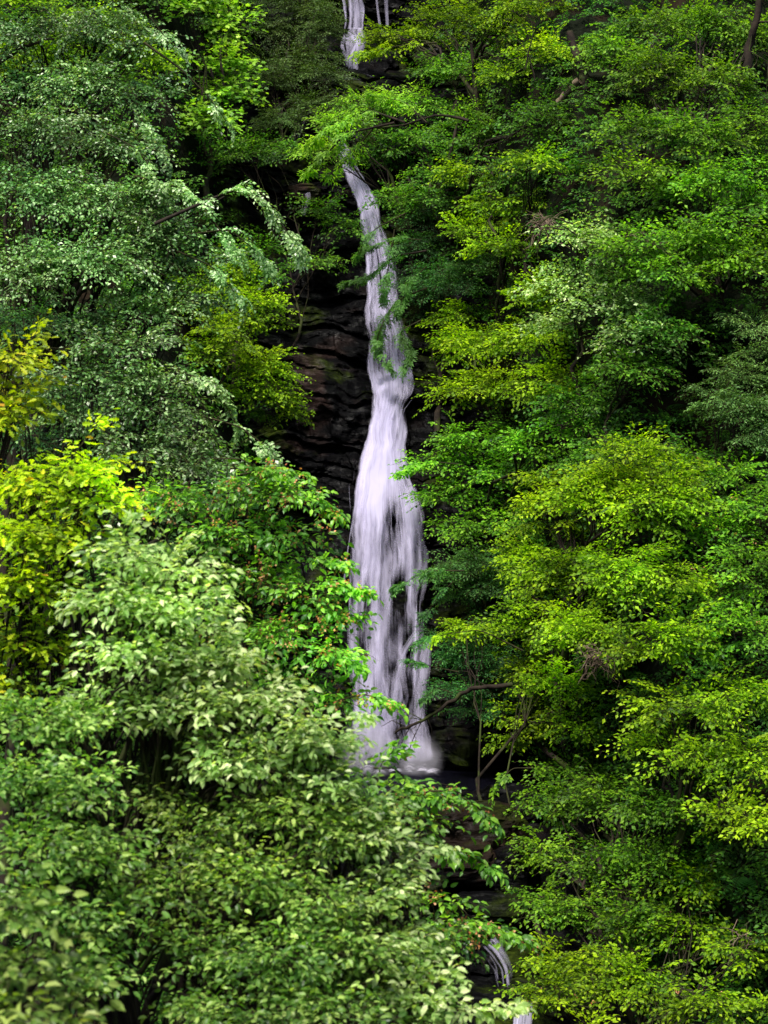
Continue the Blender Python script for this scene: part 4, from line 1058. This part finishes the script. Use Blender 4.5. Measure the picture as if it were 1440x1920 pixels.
# --- middle distance, left
tree('huge grey-green willow-like tree whose arching sprays cover the left side', SP['grey'],
     [(90, 380, 130, 70, 27.5), (230, 400, 110, 70, 27.5), (330, 470, 110, 80, 27.5), (170, 500, 140, 80, 27.2), (350, 560, 50, 50, 27.8), (80, 260, 120, 60, 28), (200, 290, 90, 50, 28), (60, 530, 90, 80, 27), (280, 600, 90, 70, 27.2), (120, 620, 70, 40, 27)],
     paths=[([(290, 420), (380, 380), (440, 355), (500, 385), (535, 430), (556, 462)], 26.5, 1.4, .3), ([(250, 330), (330, 350), (390, 400), (440, 470)], 27, 1.2, .2),
            ([(330, 470), (400, 500), (450, 560)], 27, 1.2, .2), ([(200, 250), (260, 280), (300, 345)], 27, 1., .2), ([(350, 440), (430, 430), (480, 470), (500, 500)], 27, 1.0, .1)],
     base=(-3.2, 26.0, -8.0), r0=0.2, trunk_to=(120, 420, 28), dense=1.15,
     bare=[([(150, 550), (240, 500), (330, 420), (420, 370)], 27.2, .018, .008), ([(0, 690), (80, 560), (150, 520), (215, 510)], 27, .05, .02)])
tree('grey-green tree top with white-backed leaves in the upper left', SP['grey'],
     [(80, 90, 100, 60, 29), (200, 60, 90, 60, 29), (265, 80, 40, 60, 29), (150, 170, 120, 50, 28.8), (260, 190, 60, 50, 28.8), (30, 180, 60, 50, 29)],
     paths=[([(270, 80), (340, 130), (390, 180), (425, 228)], 28.4, .35, .2), ([(200, 150), (270, 230), (310, 300)], 28.4, 1., .2), ([(280, 30), (310, 70), (330, 90)], 28.4, .4, .2)],
     base=(-4.5, 27.5, -6.0), r0=0.15, trunk_to=(60, 150, 29.2),
     bare=[([(-20, 190), (60, 160), (130, 140), (230, 145)], 28.6, .03, .01), ([(-20, 130), (40, 90), (100, 70)], 28.6, .03, .01)])
tree('silvery grey-green tree with rounded leaves left of centre, above the orange-seeded elm', SP['grey'],
     [(170, 720, 90, 60, 24), (280, 760, 100, 70, 24), (360, 845, 60, 50, 24), (260, 850, 90, 60, 23.8), (130, 800, 60, 50, 24), (360, 900, 70, 60, 23.5), (300, 960, 80, 60, 23.5), (310, 720, 60, 50, 24.2), (230, 660, 90, 40, 24.2)],
     paths=[([(380, 780), (450, 800), (490, 830), (520, 870)], 23.6, 1.0, .2), ([(320, 690), (400, 720), (440, 790)], 23.8, 1.0, .1)], base=(-2.6, 23.0, -9.8), r0=0.16, trunk_to=(250, 800, 24.4), dense=1.1)
tree('dark green tree in shade behind the yellow oak', SP['deep'],
     [(50, 610, 60, 50, 26), (110, 900, 70, 60, 24.5), (100, 740, 50, 50, 25.2), (190, 1000, 60, 60, 24), (60, 830, 60, 50, 24.5), (300, 1060, 80, 50, 23), (180, 1120, 50, 60, 23)], base=(-3.6, 25, -9.0), r0=0.12, dense=.8)
tree('orange-seeded elm reaching toward the falls from the left', SP['elm'],
     [(470, 920, 70, 45, 20.5), (540, 930, 45, 30, 20.2), (430, 1010, 70, 45, 20.5), (530, 1010, 60, 40, 20.3), (480, 1090, 80, 50, 20.3, None, .1), (580, 1110, 50, 45, 20, None, .15), (550, 1190, 80, 45, 20, None, .15), (470, 1180, 60, 40, 20.4), (610, 1220, 45, 35, 19.8, None, .2), (560, 1280, 80, 40, 20, None, .05), (630, 1310, 30, 18, 19.8, None, .1), (340, 950, 70, 50, 21)],
     paths=[([(450, 890), (500, 880), (560, 885)], 20, 1.2, .15), ([(520, 960), (580, 920), (600, 945), (622, 955)], 20, 1.3, .1), ([(520, 1040), (590, 1045), (640, 1052)], 20, 1.3, .1),
            ([(560, 1100), (620, 1090), (672, 1105)], 19.8, 1.4, .25), ([(560, 1180), (610, 1150), (665, 1155)], 19.8, 1.2, .2), ([(560, 1220), (620, 1215), (668, 1245)], 19.6, 1.5, .25), ([(600, 1325), (680, 1300), (725, 1315)], 19.4, .9, .2),
            ([(400, 860), (450, 860), (480, 875)], 20, 1., .0)],
     base=(-1.7, 20.0, -12.1), r0=0.14, trunk_to=(480, 1120, 20.8), fruit=(0.05, ORANGE),
     bare=[([(260, 1040), (330, 990), (420, 960), (520, 930)], 20.8, .03, .01), ([(380, 1160), (450, 1090), (560, 1060)], 20.6, .025, .008), ([(480, 1200), (540, 1120), (640, 1100)], 20.1, .015, .005)])
tree('golden yellow oak at the left edge, larger lower crown', SP['oak'],
     [(60, 920, 80, 45, 18), (150, 890, 60, 35, 18), (170, 950, 60, 40, 17.8), (60, 1010, 90, 50, 17.8), (130, 1030, 50, 40, 17.8), (50, 1110, 80, 50, 17.8), (60, 1210, 80, 60, 18), (20, 1290, 60, 40, 18)],
     paths=[([(120, 930), (180, 890), (235, 925)], 17.6, 1.2, .1), ([(100, 880), (140, 850), (180, 800)], 17.8, .8, .1)], base=(-3.0, 17.5, -12.0), r0=0.13, trunk_to=(40, 1060, 18.4),
     bare=[([(-20, 990), (50, 960), (100, 935), (150, 900)], 17.9, .02, .008)])
tree('golden yellow oak sprig high on the left edge', SP['oak'],
     [(15, 680, 45, 40, 19), (35, 735, 40, 35, 19), (10, 790, 45, 35, 19), (50, 770, 30, 25, 19)], paths=[([(10, 690), (50, 650), (70, 620)], 19, .6), ([(0, 800), (60, 750), (80, 760)], 19, .8)], base=(-4.2, 18.5, -12.0), r0=0.07)
# --- near, left and bottom
tree('pale whitish-green tree with large leaves bright in front, lower left of centre', SP['pale'],
     [(250, 1050, 50, 40, 14, None, .15), (330, 1080, 50, 40, 14, None, .15), (230, 1140, 80, 50, 13.8, None, .1), (340, 1160, 80, 55, 13.8, None, .15), (270, 1240, 100, 60, 13.6), (400, 1250, 80, 55, 13.6, None, .15), (350, 1340, 110, 55, 13.5, None, .1), (480, 1330, 70, 50, 13.5, None, .2), (560, 1390, 80, 45, 13.4, None, .15), (470, 1430, 110, 60, 13.4), (620, 1395, 40, 25, 13.5, None, .2), (190, 1330, 60, 50, 13.8), (610, 1470, 60, 45, 13.4), (660, 1500, 30, 30, 13.5)],
     paths=[([(220, 1080), (235, 1030), (245, 990)], 14, .8, .2), ([(300, 1090), (320, 1050), (335, 1035)], 14, .8, .2), ([(380, 1130), (400, 1150), (420, 1180)], 13.8, .8, .2), ([(180, 1130), (150, 1120), (130, 1140)], 14, .7, .1), ([(560, 1370), (620, 1355), (670, 1350)], 13.4, .7, .25)],
     base=(-1.2, 13.2, 0), near=True, r0=0.13, trunk_to=(400, 1420, 13.9), dense=1.1,
     bare=[([(260, 1560), (280, 1480), (300, 1420), (350, 1410)], 13.7, .022, .008), ([(250, 1520), (248, 1440), (245, 1390)], 13.8, .018, .007), ([(275, 1500), (290, 1430), (270, 1380)], 13.7, .012, .005)])
tree('broad-leaved green tree spreading over the bottom centre with bare dark limbs', SP['near'],
     [(330, 1500, 80, 50, 13.8), (400, 1560, 100, 60, 13.4), (530, 1530, 100, 60, 13.2, None, .1), (640, 1560, 90, 60, 13.2, None, .05), (330, 1660, 100, 70, 13), (480, 1650, 110, 60, 12.8), (600, 1680, 100, 60, 12.8), (390, 1780, 120, 70, 12.6), (530, 1790, 110, 70, 12.4), (660, 1770, 90, 60, 12.6), (450, 1890, 130, 50, 12.2), (600, 1890, 110, 50, 12.2)],
     base=(-0.9, 12.0, 0), near=True, r0=0.12, trunk_to=(420, 1700, 13.6), dense=.66,
     bare=[([(250, 1700), (290, 1650), (350, 1600), (400, 1570)], 13.2, .016, .006), ([(280, 1870), (330, 1810), (400, 1740), (480, 1650)], 12.7, .028, .01), ([(440, 1700), (500, 1640), (560, 1600)], 12.7, .016, .006), ([(290, 1850), (360, 1870), (440, 1900), (500, 1930)], 12.4, .012, .006)])
tree('pale-tipped spreading tree along the bottom, nearest the lower cascade', SP['pale'],
     [(700, 1560, 60, 50, 13.4, None, .1), (740, 1620, 50, 50, 13.4, None, .1), (700, 1680, 70, 50, 13.2), (720, 1780, 80, 60, 13, None, .05), (790, 1860, 80, 45, 12.8, None, .1), (680, 1870, 80, 50, 12.8), (740, 1930, 90, 30, 12.6)],
     paths=[([(800, 1880), (880, 1900), (960, 1890)], 12.8, 1.1, .25), ([(740, 1830), (830, 1800), (850, 1820)], 12.9, .8, .15), ([(720, 1600), (790, 1580), (820, 1590)], 13.4, .7, .1)],
     base=(0.2, 12.6, 0), near=True, r0=0.1, trunk_to=(720, 1800, 13.4))
tree('glossy dark elm with two long branches below the pool', SP['elm'],
     [(740, 1480, 45, 30, 18.5), (770, 1530, 50, 30, 18.4), (800, 1690, 60, 30, 18.4), (830, 1760, 70, 40, 18.2), (880, 1725, 50, 24, 18.2), (780, 1800, 60, 40, 18.2)],
     paths=[([(690, 1570), (740, 1500), (820, 1480), (880, 1500), (922, 1540)], 18.2, 1.3, .05), ([(720, 1600), (790, 1575), (850, 1590), (920, 1625)], 18.2, 1.2, .05), ([(700, 1440), (740, 1440), (760, 1460)], 18.4, 1., 0),
            ([(740, 1760), (830, 1720), (900, 1730), (980, 1760)], 18.2, 1.2, .0), ([(700, 1500), (715, 1430), (735, 1410)], 18.4, 1.0, 0)],
     base=(0.1, 18.0, -12.1), r0=0.1, fruit=(0.03, ORANGE), lean=(0, 0))
tree('mid green small-leaved tree on the lower left edge', SP['near'],
     [(60, 1360, 80, 60, 13, None, .12), (150, 1370, 60, 50, 13, None, .1), (60, 1470, 90, 60, 12.6, None, .05), (170, 1480, 70, 60, 12.6), (80, 1590, 100, 70, 12.2), (200, 1600, 70, 60, 12.4), (100, 1700, 100, 60, 12), (210, 1730, 70, 60, 12.2), (160, 1820, 90, 60, 12)],
     base=(-2.2, 11.8, 0), near=True, r0=0.1, trunk_to=(120, 1600, 13), dense=1.0)
tree('blurred leafy branch closest to the camera in the bottom left corner', SP['corner'],
     [(30, 1700, 50, 40, 9.0), (60, 1800, 60, 40, 9), (30, 1880, 60, 40, 8.8), (130, 1890, 60, 35, 9)],
     base=(-1.5, 8.6, 0), near=True, r0=0.06, dense=1.0)

print("leaves", NLEAF)

# ------------------------------------------------------------------ undergrowth on the slope (nobody could count it)
def undergrowth():
    sp = SP['green']; n = 10000
    px = rng.uniform(-60, 1500, n); py = rng.uniform(-60, 1980, n)
    b, fw = [], []
    for a, c in zip(px, py):
        Y = march(a, c)
        p = P(a, c, Y - 0.4)
        dx = abs(p[0] - float(xc(p[2])))
        if dx < 1.9: continue
        if 1170 < a < 1330 and 670 < c < 850 and rng.random() < .6: continue
        if 300 < a < 400 and 50 < c < 240 and rng.random() < .5: continue
        b.append(p); fw.append([rng.normal(0, .6), -1, rng.uniform(-.3, .6)])
    b = np.array(b); fw = np.array(fw)
    o, M = build_foliage(sp, b, fw, rng.normal(0, .5, len(b)), rng.uniform(.5, 1.1, len(b)), np.full(len(b), -.15), "undergrowth", None, None)
    tag(o, 'low leafy undergrowth covering the slope under the trees', kind='stuff')
undergrowth()

# ------------------------------------------------------------------ ferns
def fern(px, py, n, size, label):
    Y = march(px, py, 0.15); c = P(px, py, Y)
    root = empty('fern', c, label, 'fern', 'ferns on the gorge slope')
    for k in range(n):
        a = rng.uniform(-2.9, -0.2); ln = size * rng.uniform(.7, 1.1)
        d = np.array([math.cos(a), math.sin(a) * 0.8, 0]); t = np.linspace(0, 1, 16)[:, None]
        p = c + d * ln * t + np.array([0, 0, 1]) * (0.75 * ln * t - 0.75 * ln * t * t)
        V, F, T, m = [], [], [], 0
        lat = np.cross(d, [0, 0, 1])
        for i in range(1, 16):
            tt = i / 16
            w = 0.26 * ln * math.sin(math.pi * min(1, tt * .93 + .07)) ** .7
            for s in (-1, 1):
                tip = p[i] + lat * s * w + d * w * .35 - np.array([0, 0, .25 * w])
                wd = d * 0.022 * ln / .6
                V += [p[i] - wd, (p[i] + tip) / 2 + wd * 1.0, tip, (p[i] + tip) / 2 - wd * 1.0]; F += [m, m + 1, m + 2, m + 3]; m += 4
                T += [rng.uniform(.3, .8)] * 4
        tb = Tubes(); tb.add(p, 0.006, 0.002, 3); tv, tf = tb.arrays()
        mesh_np('frond', np.concatenate([np.array(V), tv]), np.concatenate([np.array(F), (tf + m).ravel()]), np.full(len(F) // 4 + len(tf), 4), [M_fern, TWIG], root,
                matidx=[0] * (len(F) // 4) + [1] * len(tf), attrs={'tint': T + [0] * len(tv)}, loc=c)
fern(1405, 1660, 9, 0.75, 'large dark fern in the shade by the right edge, below the draping tree')
fern(1425, 1810, 8, 0.7, 'fern at the right edge, lowest on the slope')
fern(1290, 770, 8, 0.5, 'small fern on the brown bank beside the grey-green bush')
fern(1230, 790, 7, 0.45, 'small fern on the brown bank, left of its neighbour')
fern(1090, 1390, 8, 0.55, 'fern in the dark hollow above the lower right trees')
fern(1160, 1330, 8, 0.5, 'fern with hanging fronds under the brightest tree')

# ------------------------------------------------------------------ boulders, log, dead twigs
def boulder(px, py, Y, rx, ry, rz, label, seed, mat=ROCK):
    c = P(px, py, Y)
    nu, nv = 72, 44
    th = np.linspace(0, 2 * np.pi, nu + 1)[None, :]; ph = np.linspace(0.01, np.pi - 0.01, nv)[:, None]
    x = np.sin(ph) * np.cos(th); y = np.sin(ph) * np.sin(th); z = np.cos(ph) + 0 * th
    e = 0.55
    sx = np.sign(x) * np.abs(x) ** e; sy = np.sign(y) * np.abs(y) ** e; sz = np.sign(z) * np.abs(z) ** .8
    n = 1 + 0.16 * fbm(x * 1.5 + seed, y * 1.5, z * 1.5, seed, 5) + 0.06 * vnoise(x * 2, y * 2, np.floor(z * 4), seed)
    v = np.stack([c[0] + rx * sx * n, c[1] + ry * sy * n, c[2] + rz * sz * n], -1).reshape(-1, 3)
    f = grid_faces(nv, nu + 1)
    o = mesh_np('boulder', v, f[:, ::-1].ravel(), np.full(len(f), 4), mat, loc=c)
    tag(o, label, 'boulder', 'boulders in the stream bed')
def brown_rock():
    m = ROCK.copy(); m.name = 'brown_rock'
    for n in m.node_tree.nodes:
        if n.type == 'VALTORGB' and len(n.color_ramp.elements) == 4:
            for e, c in zip(n.color_ramp.elements, [(0.004, 0.003, 0.002), (0.012, 0.008, 0.006), (0.03, 0.018, 0.013), (0.055, 0.034, 0.026)]):
                e.color = (*c, 1)
    return m
BROWN = brown_rock()
boulder(900, 1560, 34.2, 0.62, 0.6, 0.42, 'brown boulder standing right below the dark pool', 3, BROWN)
boulder(850, 1620, 33.4, 0.62, 0.5, 0.30, 'long brown boulder lying behind the tip of the lower elm branch', 5, BROWN)
boulder(965, 1640, 33.2, 0.35, 0.4, 0.4, 'mossy boulder below the pool beside the right-hand leaves', 8)
boulder(790, 1650, 33.0, 0.35, 0.4, 0.16, 'small wet black boulder left of the long brown one', 12)
boulder(930, 1700, 32.8, 0.5, 0.4, 0.2, 'low black boulder above the small lower cascade', 15)
boulder(572, 372, 44.9, 0.32, 0.5, 0.22, 'rounded rock wetted by a side trickle left of the chute', 27, BROWN)

# fallen log
c0 = P(1045, 192, march(1045, 192, .35)); c1 = P(1086, 150, march(1086, 150, .45))
tb = Tubes(); tb.add(curve(c0, c1, 0, 8, .02), 0.045, 0.06, 9, bump=.12)
v, f = tb.arrays()
o = tb.build('log', DEAD, loc=c0); tag(o, 'short pale broken log leaning on the upper right slope', 'log')
# dark leaning trunk above it
b0 = P(1104, 170, march(1104, 170, .1)); b1 = P(1068, 60, march(1104, 170, .1) + .4)
tb = Tubes(); tb.add(curve(b0, b1, 0.0, 9, .03), 0.10, 0.06, 10, bump=.1)
o = tb.build('dead_tree', BARK, loc=b0); tag(o, 'dark bare leaning trunk above the pale log', 'dead tree')

def tangle(px, py, Y, rx, ry, n, label):
    tb = Tubes(); c = P(px, py, Y)
    for k in range(n):
        a = P(px + rng.normal(0, rx * .3), py - ry * .3 + rng.normal(0, ry * .2), Y + rng.normal(0, .1))
        b = P(px + rng.uniform(-rx, rx), py + rng.uniform(-ry, ry), Y + rng.normal(0, .2))
        tb.add(curve(a, b, rng.uniform(-.1, .15), 6, .12), .006, .002, 4)
    o = tb.build('dead_branch', DEAD, loc=c); tag(o, label, 'dead branch', 'tangles of dead twigs')
tangle(1120, 1245, march(1120, 1245, 2.9), 45, 50, 60, 'brown tangle of dead twigs hanging in the brightest tree')
tangle(1020, 430, march(1020, 430, 2.4), 50, 40, 40, 'tangle of dry pale twigs at the edge of the pale green bush')
tangle(1400, 1780, march(1400, 1780, 1.4), 50, 60, 16, 'few dead twigs in the dark corner by the right edge')
tangle(1215, 460, march(1215, 460, 2.0), 60, 35, 20, 'dead twigs inside the fresh green leaves of the upper right')
